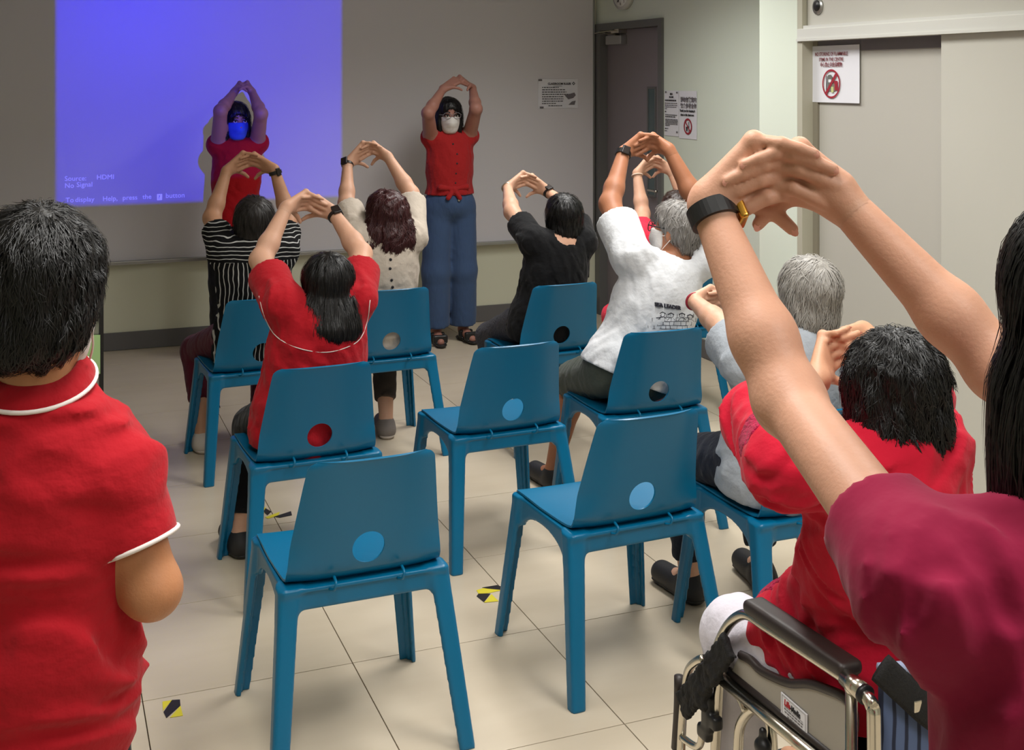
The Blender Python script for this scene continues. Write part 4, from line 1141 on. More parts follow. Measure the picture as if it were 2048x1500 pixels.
# ---- 2  seated: beige blouse
d6 = person('person seated in beige blouse with back buttons and wavy wine-brown hair', seated(1.50, 5.51, (722, 478), (826, 474), (773, 482), (772, 432), (693, 408), (822, 388), (695, 328), (776, 314), (738, 294),
    skin=S_fair, shirt=C_beige, sleeve=.86, flare=.022, hem=-.12, look=(0, 10), seed=6, w=.98, wrinkle=(.005, .12), hair=(H_wine, [('e', (0, -.02, .040), (.098, .112, .094)), ('e', (0, -.06, -.05), (.122, .080, .11)), ('e', (-.075, -.09, -.10), (.06, .055, .085)), ('e', (.075, -.09, -.10), (.06, .055, .085)), ('e', (0, -.12, -.10), (.08, .055, .09))]),
    wave=(.010, .06), hsq=(1, 1, .5), wob=.5, strands=(1500, .11, .0014), pants=(C_tan, 1.8), shoes=C_gshoe, sole=C_wshoe, an={'R': PF(772, 838, .085), 'L': np.array([1.44, 5.83, .085])}, wrist=[('L', 'watch', M_black, .0)]))
for i_, (bx, by) in enumerate(((782, 497), (781, 519), (780, 537), (783, 560), (785, 574))):
    c_ = d6['SF'].hit(bx, by, 5.0, 6.2); d6['done'](disc('button', c_ - np.array([0, .002, 0]), (0, 1, .1), .0065, .005, M_dark, d6['obj'], 12))
# ---- 3  seated: black tee
d7 = person('person seated in plain black tee and charcoal leggings, short black hair, arms stretched overhead', seated(2.285, 5.35, (1066, 482), (1166, 484), (1120, 492), (1126, 438), (1024, 424), (1150, 425), (1015, 376), (1096, 384), (1052, 356), pelz=0.590,
    neckcut=((0, -.03, .045), (.06, .06, .045)), skin=S_fair, shirt=C_black, sleeve=.62, flare=.02, hem=-.12, look=(-6, 8, 3), seed=8, hair=(H_black, HAIR_SHORT), w=1.0, belly=.01, kn={'L': P(980, 672, 5.75), 'R': np.array([2.45, 5.76, .49])},
    pants=(C_charcoal, 1.75), shoes=C_dkshoe, wrist=[('R', 'watch', M_black, .006, (.1, -1, .2)), ('L', 'bangle', M_steel, .0)], strands=(800, .06, .0012)))
# ---- 4  seated: pink, mostly hidden behind the old man
d9 = person('person in pink-red behind the old man, pale wristband, only arms and one knee showing', seated(3.085, 5.61, (1283, 480), (1385, 480), (1335, 490), (1352, 428), (1285, 428), (1378, 420), (1274, 347), (1342, 342), (1305, 321),
    skin=S_fair, shirt=C_pink, sleeve=.5, hem=-.12, look=(0, 5), seed=9, hair=(H_brown, HAIR_SHORT), pants=(C_pink, .93), shoes=C_dkshoe, kn={'L': P(1222, 640, 6.0), 'R': np.array([3.26, 6.02, .47])}, an={'L': np.array([2.96, 5.98, .085])}, wrist=[('L', 'beads', mat('pale_band', (214, 190, 170), rough=.7), .012)], strands=(300, .06, .0012)))
# ---- 5  seated: red polo with long black hair
d5 = person('person seated in red polo with white piping and straight shoulder-length black hair', seated(.875, 4.19, (563, 606), (714, 600), (645, 640), (654, 577), (522, 520), (722, 508), (572, 416), (668, 428), (618, 400), Yh=4.17, pelz=0.580,
    skin=S_fair, shirt=C_redpolo, sleeve=.62, flare=.026, hem=-.13, look=(-3, 4), seed=12, h=.008, hshirt=.007, wrinkle=(.007, .1), w=1.06, hair=(H_black, HAIR_LONG), hsq=(1, 1, .2), wob=.12, strands=(2600, .075, .0009), crown=(.0, -.03, .125), hair_part=1,
    pants=(C_bleg, 1.85), shoes=C_dkshoe, kn={'L': P(505, 850, 4.58), 'R': np.array([1.02, 4.6, .49])}, an={'L': PF(480, 1062, .085), 'R': np.array([1.02, 4.55, .085])}, wrist=[('R', 'watch', M_black, .010, (.15, -1, .3))]))
on_shirt(d5, 'piping', [(518, 592), (528, 630), (548, 668), (580, 690), (620, 702), (660, 704), (700, 692), (722, 675), (735, 640), (740, 600)], .0017, M_white, 3.4, 4.6)
d5['done'](tube('collar', [d5['nb'] + np.array([.062 * math.sin(a), .05 - .10 * math.cos(a) * 1.0, .0 - .01 * math.cos(a)]) for a in np.linspace(-1.9, 1.9, 15)], .012, C_redpolo, d5['obj'], 8))
d5['done'](tube('collar_piping', [d5['nb'] + np.array([.075 * math.sin(a), .05 - .113 * math.cos(a), -.012 - .012 * math.cos(a)]) for a in np.linspace(-1.7, 1.7, 15)], .003, M_white, d5['obj'], 6))
# ---- 6  seated: old man in white tee
d8 = person('old man seated in white printed tee, olive shorts and glasses, short grey hair', seated(2.225, 4.27, (1262, 512), (1398, 520), (1342, 530), (1352, 462), (1220, 408), (1396, 410), (1247, 306), (1338, 300), (1294, 280), up=.29, fo=.26, Ysh=4.24, Yh=4.27, pdx=-.04, pelz=0.590,
    trap=(.84, .056), neckcut=((0, -.0, .055), (.074, .07, .05)), skin=S_tan, shirt=C_white, sleeve=.66, flare=.030, hem=-.035, look=(32, 6, -4), seed=15, h=.008, hshirt=.007, ar=1.12, hand=1.06, wrinkle=(.0055, .16), w=1.08, soff=.020,
    hair=(H_salt, [('e', (0, -.03, .030), (.082, .095, .086)), ('e', (0, .005, .052), (.079, .090, .073)), ('e', (0, -.066, -.035), (.068, .040, .06)), ('e', (-.064, -.03, .0), (.018, .04, .045)), ('e', (.064, -.03, .0), (.018, .04, .045))]), haircut=[((0, .12, -.03), (.085, .088, .115))], strands=(900, .045, .0013), wob=.5,
    mask=M_maskw, glasses=M_black, pants=(C_olive, .93, .012), shoes=C_dkshoe, kn={'L': P(1148, 765, 4.66), 'R': np.array([2.36, 4.7, .49])}, an={'L': np.array([2.03, 4.66, .085]), 'R': np.array([2.36, 4.66, .085])}, wrist=[('L', 'watch', M_black, .004, (-.2, -1, .3))]))
d8['done'](tube('neck_cord', [d8['nb'] + np.array([.066 * math.sin(a), .03 - .075 * math.cos(a), .012 + .012 * math.cos(a)]) for a in np.linspace(-2, 2, 15)], .003, mat('red_cord', (110, 30, 26)), d8['obj'], 6))
d8['done'](tube('neckband', [d8['nb'] + np.array([.088 * math.sin(a), .03 - .095 * math.cos(a), -.01 - .008 * math.cos(a)]) for a in np.linspace(-1.8, 1.8, 17)], .011, C_white, d8['obj'], 8, flat=.6))
# printed drawing on the back: people behind a stone wall, lettering above
M_ink = mat('shirt_ink', (50, 50, 60), rough=.9)
def ink(pix, r=.0012, name='print_line'):
    pth = [d8['SF'].hit(x, y, 3.8, 5.0, .0005) for x, y in pix]
    V, Fc = tube_arrays(pth, r, 5); k = len(INK[0]); INK[0].extend(v - ray(1340, 630) * .0005 for v in V); INK[1].extend([tuple(x + k for x in f) for f in Fc])
INK = ([], [])
rg = np.random.default_rng(3)
rows = [(1298, 1376, 660, 652), (1303, 1384, 653, 646), (1306, 1390, 645, 639), (1310, 1388, 637, 632)]
for j, (xa, xb, ya, yb) in enumerate(rows):
    xs_ = np.linspace(xa, xb, 8) + rg.uniform(-2, 2, 8)
    ink([(x, ya - 2 + rg.uniform(-1, 1)) for x in xs_])
    for x in xs_[(j % 2)::1]: ink([(x, ya - 2), (x + rg.uniform(-1, 1), ya - 9)])
for (cx_, cy_2) in ((1325, 629), (1342, 631), (1364, 631), (1380, 634)):
    ink([(cx_ + 5 * math.cos(a), cy_2 + 4.6 * math.sin(a)) for a in np.linspace(0, 6.3, 11)]); ink([(cx_ - 6, cy_2 - 2), (cx_, cy_2 - 5), (cx_ + 6, cy_2 - 2)], .002)
    ink([(cx_ - 3, cy_2 + 5), (cx_ - 8, cy_2 + 10)]); ink([(cx_ + 3, cy_2 + 5), (cx_ + 8, cy_2 + 9)])
o = d8['done'](link('back_print', mesh('back_print', *INK), M_ink, d8['obj'])); o['kind'] = 'stuff'
c_ = d8['SF'].hit(1310, 612, 3.8, 5.0, .001); ux_ = nz(d8['SF'].hit(1365, 620, 3.8, 5.0, .001) - c_)
o = text_mesh('back_lettering', 'SEA LEADER', .021, M_ink, d8['obj'], c_ - ray(1330, 612) * .0032, ux_, (0, 0, 1), ext=.006, bold=.0006); d8['done'](o)
# ---- 7  seated: grey-haired elder
d10 = person('grey-haired elder seated in plain grey shirt and navy trousers near the cupboard', seated(2.16, 3.13, (1497, 735), (1672, 738), (1600, 700), (1613, 594), (1440, 650), (1600, 655), (1388, 602), (1478, 600), (1432, 590), Ysh=3.08, Yh=3.10, h=.008, pelz=0.585, w=.95, pdx=-.06,
    skin=S_fair, shirt=C_grey, sleeve=.62, flare=.032, hem=-.13, look=(0, 6), seed=17, wrinkle=(.007, .14), soff=.02, hair=(H_grey, HAIR_SHORT), strands=(1800, .06, .0012), wob=.4, pants=(C_navy, 1.85), shoes=C_dkshoe, an={'L': np.array([2.02, 3.5, .085])}, kn={'L': np.array([1.99, 3.48, .49])}, wrist=[('L', 'beads', mat('red_beads', (150, 30, 50)), .004)]))
# ---- 8 and 9  the two instructors at the board
def standing(shL, shR, nb, head, elL, elR, wrL, wrR, C, Y, pel, face=-1, up=.26, fo=.235, **kw):
    D = dict(kw)
    D['shL'] = P(*shL, Y); D['shR'] = P(*shR, Y); D['nb'] = P(*nb, Y); D['head'] = P(*head, Y + face * .02); D['pel'] = np.array(pel)
    nr = face < 0
    D['elL'] = reach(D['shL'], *elL, up, nr); D['elR'] = reach(D['shR'], *elR, up, nr); D['wrL'] = reach(D['elL'], *wrL, fo, not nr); D['wrR'] = reach(D['elR'], *wrR, fo, not nr)
    dm = ((D['wrL'] + D['wrR']) / 2)[:2] @ [SY, CY]; D['C'] = at(*C, dm)
    return D
Yi = 7.56
pX = P(470, 400, Yi)[0]
D = standing((514, 285), (437, 289), (475, 292), (472, 243), (522, 228), (441, 222), (504, 184), (468, 185), (487, 168), Yi, (pX, Yi, .90), skin=S_dusk, shirt=C_redtee, sleeve=.14, flare=.012, hem=-.06, look=(180 + 8, 0, 0), face_=1, seed=21, hs=.97, w=.9, arm=(0, -.6, .8),
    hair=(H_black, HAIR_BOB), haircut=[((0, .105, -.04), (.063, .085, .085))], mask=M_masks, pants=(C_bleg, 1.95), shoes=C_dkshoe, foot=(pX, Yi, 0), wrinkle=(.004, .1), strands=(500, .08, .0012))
D['face'] = True
for s_, sg in (('L', 1), ('R', -1)):
    D['hip' + s_] = np.array([pX + sg * .085, Yi, .87]); D['kn' + s_] = np.array([pX + sg * .09, Yi - .01, .47]); D['an' + s_] = np.array([pX + sg * .095, Yi + .01, .08]); D['to' + s_] = np.array([pX + sg * .11, Yi - .15, .03])
d2 = person('instructor in red tee and face mask standing in the blue projector light', D)
Yi = 7.5
pX = P(899, 400, Yi)[0]
D = standing((938, 272), (861, 274), (899, 276), (898, 232), (952, 218), (856, 226), (945, 176), (886, 178), (918, 158), Yi, (pX, Yi, .93), skin=S_dusk, pwr=.0018, shirt=C_redblouse, sleeve=0, flare=.016, hem=.055, look=(180 - 6, 0, 0), seed=23, hs=.97, arm=(0, -.6, .8), soff=.016,
    hair=(H_black, HAIR_BOB), haircut=[((.0, .105, -.04), (.060, .085, .088))], mask=M_maskw, glasses=M_greyprint, pants=(C_denim, 1.93, .035), waist=1.045, shoes=M_black, sandal=True, foot=(pX, Yi, 0), strands=(500, .08, .0012), squash=(1, 1, .4), wrinkle=(.006, .09), w=.93)
D['face'] = True
fL, fR = PF(934, 684), PF(880, 690)
for s_, ft in (('L', fL), ('R', fR)):
    D['an' + s_] = np.array([ft[0], ft[1] + .08, .085]); D['to' + s_] = np.array([ft[0] + (.015 if s_ == 'L' else -.015), ft[1] - .06, .03])
    sg = 1 if s_ == 'L' else -1
    D['hip' + s_] = np.array([pX + sg * .085, Yi, .88]); D['kn' + s_] = np.array([pX + sg * .095, Yi, .48])
d3 = person('instructor in red sleeveless blouse and wide blue trousers standing at the whiteboard', D)
for (bx, by) in ((906, 288), (914, 308), (914, 327), (912, 347), (911, 366)):
    c_ = d3['SF'].hit(bx, by, 6.8, 8.2); d3['done'](disc('button', c_ - np.array([0, -.0, 0]), (0, 1, 0), .006, .006, M_dark, d3['obj'], 10))
kc = d3['SF'].hit(908, 378, 6.8, 8.2)
kf = Field(kc - .12, kc + .12, .005)
kf.ell(kc, (.022, .02, .018), None, .01); kf.cap(kc, kc + np.array([-.045, -.015, -.055]), .014, .016, .008); kf.cap(kc, kc + np.array([.035, -.015, -.058]), .014, .016, .008); kf.cap(kc, kc + np.array([.09, .01, .012]), .012, .02, .01); kf.cap(kc, kc + np.array([-.09, .01, .012]), .012, .02, .01)
d3['done'](sdf_obj('front_knot', kf, C_redblouse, d3['obj'], 1))
wc = P(898, 386, Yi - .145)
d3['done'](disc('trouser_button', P(918, 400, Yi - .14), (0, 1, 0), .009, .01, M_steel, d3['obj'], 12))

# ---- 10  standing left foreground, red polo, back to us
dd = 1.8
D = dict(pel=at(60, 1480, 1.82), nb=at(66, 832, 1.79), head=at(86, 596, 1.80), shL=at(-105, 925, 1.78), shR=at(222, 935, 1.82))
D['pel'][2] = .86
D['elR'] = at(303, 1178, 1.80); D['elL'] = at(-150, 1180, 1.74)
D['wrR'] = D['elR'] + np.array([-.10, .17, .09]); D['wrL'] = D['elL'] + np.array([.12, .17, .09])
D['loose'] = [('R', (-.6, .6, .5), (-.5, .3, -.5)), ('L', (.7, .6, .4), (.5, .3, -.5))]
px_, py_ = D['pel'][0], D['pel'][1]
for s_, sg in (('L', -1), ('R', 1)):
    D['hip' + s_] = np.array([px_ + sg * .07, py_, .84]); D['kn' + s_] = np.array([px_ + sg * .10, py_ + .01, .46]); D['an' + s_] = np.array([px_ + sg * .11, py_, .085]); D['to' + s_] = np.array([px_ + sg * .13, py_ + .16, .03])
D.update(foot=(px_, py_, 0), skin=skin('skin_brown', (182, 126, 88)), shirt=C_redpolo, neckcut=((0, -.0, .085), (.088, .085, .055)), sleeve=.64, flare=.010, soff=.016, hem=-.15, look=(-24, -3, 0), seed=31, h=.006, hh=.004, hshirt=.006, hhair=.004, wrinkle=(.010, .15), squash=(.45, 1, 1.2), trap=(.85, .054), lr=.76, w=.87, hs=1.0, ar=1.04, hand=1,
    hair=(H_black, [('e', (0, -.02, .045), (.092, .112, .098)), ('e', (0, -.062, -.038), (.080, .056, .062)), ('e', (-.066, -.022, -.02), (.028, .056, .07)), ('e', (.062, -.035, .0), (.028, .050, .06))]), haircut=[((0, .11, -.045), (.070, .085, .10)), ((.080, .03, -.065), (.034, .055, .05))],
    wave=(.006, .06), hsq=(1, 1, .4), wob=.45, strands=(6000, .034, .0008), crown=(.015, -.045, .125), mask=M_maskw, pants=(C_bleg, 1.95), shoes=C_dkshoe)
d1 = person('person in red polo with white-edged collar and cuffs standing at far left', D)
# cuff piping, collar
for e_, dv, r1 in d1['cuffs']:
    u_ = nz(np.cross(dv, [0, 0, 1.])); v2 = np.cross(dv, u_)
    d1['done'](tube('cuff_piping', [e_ - dv * .002 + (u_ * math.cos(a) + v2 * math.sin(a)) * (r1 + .001) for a in np.linspace(0, 2 * math.pi, 33)], .0035, M_white, d1['obj'], 8))
nb = d1['nb']; Rn = torso_axes(d1)
def collar_pt(a, r, z): return nb + Rn.T @ np.array([r * .80 * math.sin(a), -r * math.cos(a) + .020, z + .012 * (1 - math.cos(a))])
V = []; Fc = []; NA = 41
prof_c = [(.072, .064), (.079, .066), (.094, .052), (.106, .038), (.103, .032), (.092, .040), (.074, .050)]
for i, a in enumerate(np.linspace(-2.75, 2.75, NA)):
    for (r, z) in prof_c: V.append(collar_pt(a, r, z))
m_ = len(prof_c)
for i in range(NA - 1):
    for k in range(m_): Fc.append((i * m_ + k, i * m_ + (k + 1) % m_, (i + 1) * m_ + (k + 1) % m_, (i + 1) * m_ + k))
Fc += [tuple(range(m_)), tuple(range((NA - 1) * m_, NA * m_))[::-1]]
co = d1['done'](link('collar', mesh('collar', V, Fc), C_redpolo, d1['obj'], True))
cp = tube('collar_piping', [collar_pt(a, .1065, .0365) for a in np.linspace(-2.75, 2.75, 41)], .0034, M_white, co, 8)

# ---- 11  wheelchair user, red jacket
def upw(D, k, px, py, L, near=False, src=None): D[k] = reach(D[src], px, py, L, near)
D = dict(pel=np.array([1.548, 1.90, .612]), nb=P(1772, 905, 1.82), head=P(1783, 785, 1.86), shL=P(1572, 930, 1.82), shR=P(1855, 900, 1.84))
D['elL'] = reach(D['shL'], 1520, 842, .25); D['elR'] = reach(D['shR'], 1830, 800, .25)
D['wrL'] = reach(D['elL'], 1636, 758, .22); D['wrR'] = reach(D['elR'], 1728, 668, .22)
dm = ((D['wrL'] + D['wrR']) / 2)[:2] @ [SY, CY]; D['C'] = at(1676, 690, dm - .0); D['arm'] = np.array([.58, .8, .1])
for s_, sg in (('L', -1), ('R', 1)):
    D['hip' + s_] = D['pel'] + np.array([sg * .09, .02, -.02]); D['kn' + s_] = np.array([1.545 + sg * .13, 2.24, .53]); D['an' + s_] = np.array([1.545 + sg * .10, 2.26, .17]); D['to' + s_] = D['an' + s_] + np.array([sg * .02, .15, -.05])
D.update(foot=(1.575, 1.9, 0), skin=S_mid, shirt=C_jacket, sleeve=1.35, flare=.012, soff=.019, hem=-.045, look=(-12, 0, 0), seed=37, h=.007, hh=.0036, hshirt=.0065, hhair=.0045, wrinkle=(.009, .13), w=.98, dp=1.08, lap=[(np.array([1.47, 1.93, .78]), np.array([1.455, 2.03, .63]), .095), (np.array([1.48, 1.95, .60]), np.array([1.462, 2.10, .585]), .104), (np.array([1.60, 1.95, .60]), np.array([1.64, 2.10, .585]), .104)], ar=1.05, hs=.95, nails=True,
    hair=(H_black, [('e', (0, -.02, .035), (.098, .112, .098)), ('e', (0, -.058, -.055), (.095, .066, .09)), ('e', (-.07, -.02, -.03), (.03, .06, .09)), ('e', (.07, -.02, -.03), (.03, .06, .09))]), wave=(.009, .06), hsq=(1, 1, .6), wob=.5, strands=(5000, .05, .0009), crown=(-.01, -.035, .125), pants=(C_wtrouser, 1.85, .01), shoes=None)
d11 = person('person in red jacket and white trousers sitting in the wheelchair', D)

M_lace = cloth('magenta_lace', (170, 22, 66), bump=.9, bscale=140, var=.5)
for (x_, y_, hb) in ((1532, 1170, (.022, .08, .16)), (1506, 858, (.035, .05, .05))):
    c_ = d11['SF'].hit(x_, y_, 1.6, 2.9); Lf = Field(c_ - .2, c_ + .2, .005)
    g_ = np.stack(np.meshgrid(*Lf.ax, indexing='ij'), -1); Lf.f = (d11['SF'].sample(g_) - .0022).astype(np.float32)
    Bx = Field(c_ - .2, c_ + .2, .005); Bx.rbox(c_, hb, None, .01); Lf.f = np.maximum(Lf.f, Bx.f)
    if (Lf.f < 0).any(): d11['done'](sdf_obj('lace_panel', Lf, M_lace, d11['obj'], 1))
# ---- 12  foreground right, maroon tee
D = dict(nb=np.array([.865, .775, 1.36]), pel=np.array([.90, .78, .88]), head=np.array([.880, .79, 1.515]), shL=np.array([.705, .82, 1.305]), shR=np.array([1.015, .80, 1.31]))
D['elL'] = reach(D['shL'], 1578, 800, .285); D['wrL'] = reach(D['elL'], 1418, 408, .245)
D['elR'] = reach(D['shR'], 2000, 735, .27); D['wrR'] = reach(D['elR'], 1676, 392, .245)
dm = ((D['wrL'] + D['wrR']) / 2)[:2] @ [SY, CY]
D['C'] = at(1554, 328, dm + .0); D['arm'] = np.array([.42, .86, .26])
for s_, sg in (('L', -1), ('R', 1)):
    D['hip' + s_] = np.array([.90 + sg * .09, .78, .86]); D['kn' + s_] = np.array([.90 + sg * .1, .79, .47]); D['an' + s_] = np.array([.90 + sg * .11, .78, .085]); D['to' + s_] = np.array([.90 + sg * .13, .94, .03])
D.update(foot=(.90, .78, 0), skin=skin('skin_near', (202, 152, 126)), shirt=C_maroon, sleeve=.31, flare=.014, soff=.016, hem=-.15, look=(-22, 4, 0), seed=41, h=.005, hh=.0026, hshirt=.0055, hhair=.0045, wrinkle=(.009, .10), casem=M_gold, wrist=[('L', 'strap', M_black, .014, (.8, -.5, -.3))], w=1.0, ar=.92, upr=.80, hand=1.02, nails=True,
    hair=(H_black, [('e', (0, -.018, .040), (.092, .112, .096)), ('e', (0, -.04, -.08), (.098, .075, .13)), ('c', (-.055, -.01, -.05), (-.07, -.03, -.27), .045, .030), ('c', (.055, -.01, -.05), (.07, -.03, -.27), .045, .03), ('c', (0, -.07, -.08), (0, -.1, -.28), .06, .045)]), wave=(.003, .05), hsq=(1, 1, .12), wob=.08, strands=(5000, .16, .0007), mask=M_maskb,
    pants=(C_bleg, 1.95), shoes=C_dkshoe)
d12 = person('person in maroon tee with long black hair standing in the right foreground', D)
# watch: black strap with gold case
el, wr = D['elL'], D['wrL']; ax = nz(wr - el); c = wr - ax * .012
# ------------------------------------------------------------------ wheelchair
M_pad = mat('armrest_vinyl', (44, 36, 34), rough=.45); M_panel = mat('side_panel_grey', (156, 150, 140), rough=.45); M_strap = mat('black_webbing', (16, 15, 15), rough=.85, bump=.3, bscale=200)
M_sling = None
def sling_material():
    m = mat('blue_striped_sling', (66, 80, 112), rough=.85)
    t = m.node_tree; b = t.nodes['Principled BSDF']; tc = t.nodes.new('ShaderNodeTexCoord'); w = t.nodes.new('ShaderNodeTexWave')
    w.inputs['Scale'].default_value = 14; w.inputs['Distortion'].default_value = 1.0
    cr = t.nodes.new('ShaderNodeValToRGB'); cr.color_ramp.elements[0].position = .12; cr.color_ramp.elements[0].color = lin((30, 36, 58)) + (1,); cr.color_ramp.elements[1].position = .3; cr.color_ramp.elements[1].color = lin((84, 100, 136)) + (1,)
    t.links.new(tc.outputs['Object'], w.inputs['Vector']); t.links.new(w.outputs['Fac'], cr.inputs[0]); t.links.new(cr.outputs[0], b.inputs['Base Color'])
    return m
WX = 1.33
wc = thing('wheelchair', 'chrome-framed wheelchair with grey side panels and black armrest pads', 'wheelchair', loc=(1.575, 1.95, 0))
WB = Vector(wc.location)
def wdone(o): o.matrix_parent_inverse = Matrix.Translation(-WB); return o
def wp(px, py, X=WX): return PX(px, py, X)
def wtube(name, pix, r, m=M_steel, X=WX, n=5, seg=12, dX=0.0):
    pts = [wp(*q, X) + np.array([dX, 0, 0]) for q in pix]
    return wdone(tube(name, smooth_path(pts, n) if n else pts, r, m, wc, seg, ref=(1, 0, 0)))
for sd_, dX in (('left', 0.0), ('right', .49)):
    a, b_ = wp(1500, 1213) + np.array([.012 + dX, 0, .0]), wp(1686, 1338) + np.array([.012 + dX, 0, 0])
    pf = Field(np.minimum(a, b_) - .08, np.maximum(a, b_) + .08, .004)
    dv = nz(b_ - a); sx_w = np.array([1, 0, 0.]); up_ = np.cross(sx_w, dv) * -1
    pf.rbox((a + b_) / 2, (.026, np.linalg.norm(b_ - a) / 2 + .012, .014), np.array([sx_w, dv, np.cross(sx_w, dv)]), .011)
    wdone(sdf_obj('armrest_pad', pf, M_pad, wc, 1))
    wtube('armrest_tube', [(1430, 1318), (1440, 1280), (1462, 1244), (1492, 1229), (1530, 1252), (1600, 1297), (1690, 1356), (1712, 1371)], .0105, dX=dX)
    s0, s1 = wp(1692, 1354) + np.array([dX, 0, 0]), wp(1727, 1386) + np.array([dX, 0, 0])
    so = wdone(tube('pivot_sleeve', [s0, s1], .0165, M_steel, wc, 16)); tube('end_cap', [s1, s1 + nz(s1 - s0) * .008], .0172, M_black, so, 16)
    p0 = wp(1703, 1380) + np.array([dX, 0, 0]); wdone(tube('rear_post', [p0, np.array([p0[0], p0[1], .18])], .011, M_steel, wc, 12))
    q0 = wp(1722, 1392) + np.array([dX, .0, 0]); q1 = wp(1744, 1412) + np.array([dX, 0, 0])
    wdone(tube('back_tube', smooth_path([q0 + np.array([0, .03, -.0]), q0 + np.array([0, 0, .006]), q1 + np.array([0, 0, .0]), np.array([q1[0], q1[1] - .006, q1[2] - .06]), np.array([q1[0], q1[1] - .01, .16])], 6), .0125, M_steel, wc, 12, ref=(1, 0, 0)))
    r0, r1_ = wp(1446, 1360) + np.array([dX, 0, 0]), wp(1665, 1542) + np.array([dX, 0, 0])
    wdone(tube('seat_rail', [r0, r1_], .0125, M_steel, wc, 12))
    wdone(tube('seat_rail_edge', [r0 + np.array([.012, 0, .018]), r1_ + np.array([.012, 0, .018])], .009, M_pad, wc, 8))
    # side panel with a dark edge
    top = smooth_path([wp(*q) + np.array([.01 + dX, 0, 0]) for q in ((1470, 1312), (1490, 1323), (1510, 1343), (1538, 1358), (1570, 1370), (1607, 1371), (1645, 1383), (1676, 1398), (1693, 1424), (1694, 1460), (1688, 1500), (1680, 1548))], 4)
    n_ = len(top); V = [p for p in top] + [p + np.array([.01, 0, 0]) for p in top]
    c0, c1 = wp(1452, 1352) + np.array([.01 + dX, 0, 0]), wp(1660, 1532) + np.array([.01 + dX, 0, 0])
    V += [c1, c0, c1 + np.array([.01, 0, 0]), c0 + np.array([.01, 0, 0])]
    Fc = [tuple(list(range(n_))[::-1] + [2 * n_ + 1, 2 * n_]), tuple(list(range(n_, 2 * n_)) + [2 * n_ + 2, 2 * n_ + 3])] + [(i, i + 1, i + 1 + n_, i + n_) for i in range(n_ - 1)] + [(2 * n_, 2 * n_ + 1, 2 * n_ + 3, 2 * n_ + 2)]
    wdone(link('side_panel', mesh('side_panel', V, Fc), M_panel, wc))
    wdone(tube('panel_edging', top + np.array([.004, 0, 0]), .009, M_pad, wc, 8, ref=(1, 0, 0)))
    # loops below the seat, front hanger and its parts
    wtube('frame_loop', [(1458, 1560), (1460, 1500), (1464, 1455), (1482, 1427), (1503, 1421), (1518, 1436), (1526, 1470), (1530, 1560)], .0105, dX=dX + .02)
    wtube('brace', [(1450, 1376), (1470, 1398), (1482, 1424)], .007, dX=dX + .01)
    wtube('front_hanger', [(1408, 1318), (1394, 1323), (1378, 1340), (1371, 1380), (1365, 1440), (1360, 1540)], .010, dX=dX)
    wtube('front_post', [(1432, 1330), (1428, 1400), (1424, 1480), (1420, 1560)], .011, dX=dX + .01)
    wtube('hook', [(1367, 1474), (1388, 1489), (1400, 1492), (1406, 1480), (1407, 1455)], .008, dX=dX - .004)
    wtube('leg_pad', [(1358, 1352), (1357, 1420), (1352, 1496)], .011, M_pad, dX=dX, n=3)
    bk = Field(wp(1418, 1430) + np.array([dX - .1, -.12, -.12]), wp(1418, 1430) + np.array([dX + .1, .12, .12]), .004)
    cbk = wp(1420, 1425) + np.array([dX - .002, 0, 0])
    bk.rbox(cbk, (.014, .016, .04), None, .006, .004); bk.rbox(cbk + np.array([0, -.018, -.008]), (.012, .022, .014), None, .005, .006); bk.cap(cbk + np.array([0, 0, .02]), cbk + np.array([-.01, .03, .05]), .008, .007, .006); bk.rbox(cbk + np.array([0, .01, -.045]), (.015, .02, .015), None, .005, .004)
    wdone(sdf_obj('brake', bk, M_black, wc, 1))
    kb = wp(1530, 1492) + np.array([dX - .005, 0, 0]); kf_ = Field(kb - .05, kb + .05, .003); kf_.ell(kb, (.016, .020, .018), None, .01); kf_.cap(kb, kb + np.array([0, .0, .03]), .008, .008, .006); wdone(sdf_obj('knob', kf_, M_black, wc, 1))
    # wheels
    for nm, wy, wr_, tr in (('rear_wheel', 1.80, .15, .018), ('castor', 2.28, .085, .016)):
        wx_ = WX + dX + (-.025 if dX == 0 else .025)
        ringp = [np.array([wx_, wy + (wr_ - tr) * math.cos(a), wr_ + (wr_ - tr) * math.sin(a)]) for a in np.linspace(0, 2 * math.pi, 41)]
        w_o = wdone(tube(nm, ringp, tr, M_black, wc, 10, ref=(1, 0, 0)))
        disc('hub', (wx_, wy, wr_), (1, 0, 0), .03, .04, M_steel, w_o, 16)
        for k in range(5):
            a = 2 * math.pi * k / 5; tube('spoke', [np.array([wx_, wy, wr_]), np.array([wx_, wy + (wr_ - tr) * math.cos(a), wr_ + (wr_ - tr) * math.sin(a)])], .008, M_panel, w_o, 8)
        wdone(tube('fork', [np.array([WX + dX, wy, wr_]), np.array([WX + dX, wy + .01, .24 if nm == 'castor' else .2])], .01, M_steel, wc, 8))
    wdone(tube('lower_rail', [np.array([WX + dX, 1.76, .2]), np.array([WX + dX, 2.32, .22])], .0105, M_steel, wc, 10))
    bmf = bmesh.new(); box_bm(bmf, (1.40 if dX == 0 else 1.60, 2.30, .10), (1.56 if dX == 0 else 1.76, 2.46, .115), .004); wdone(link('footplate', bmesh_to('footplate', bmf), M_black, wc))
wdone(box('seat_sling', (WX + .02, 1.76, .468), (WX + .47, 2.17, .482), M_strap, wc, bevel=.004))
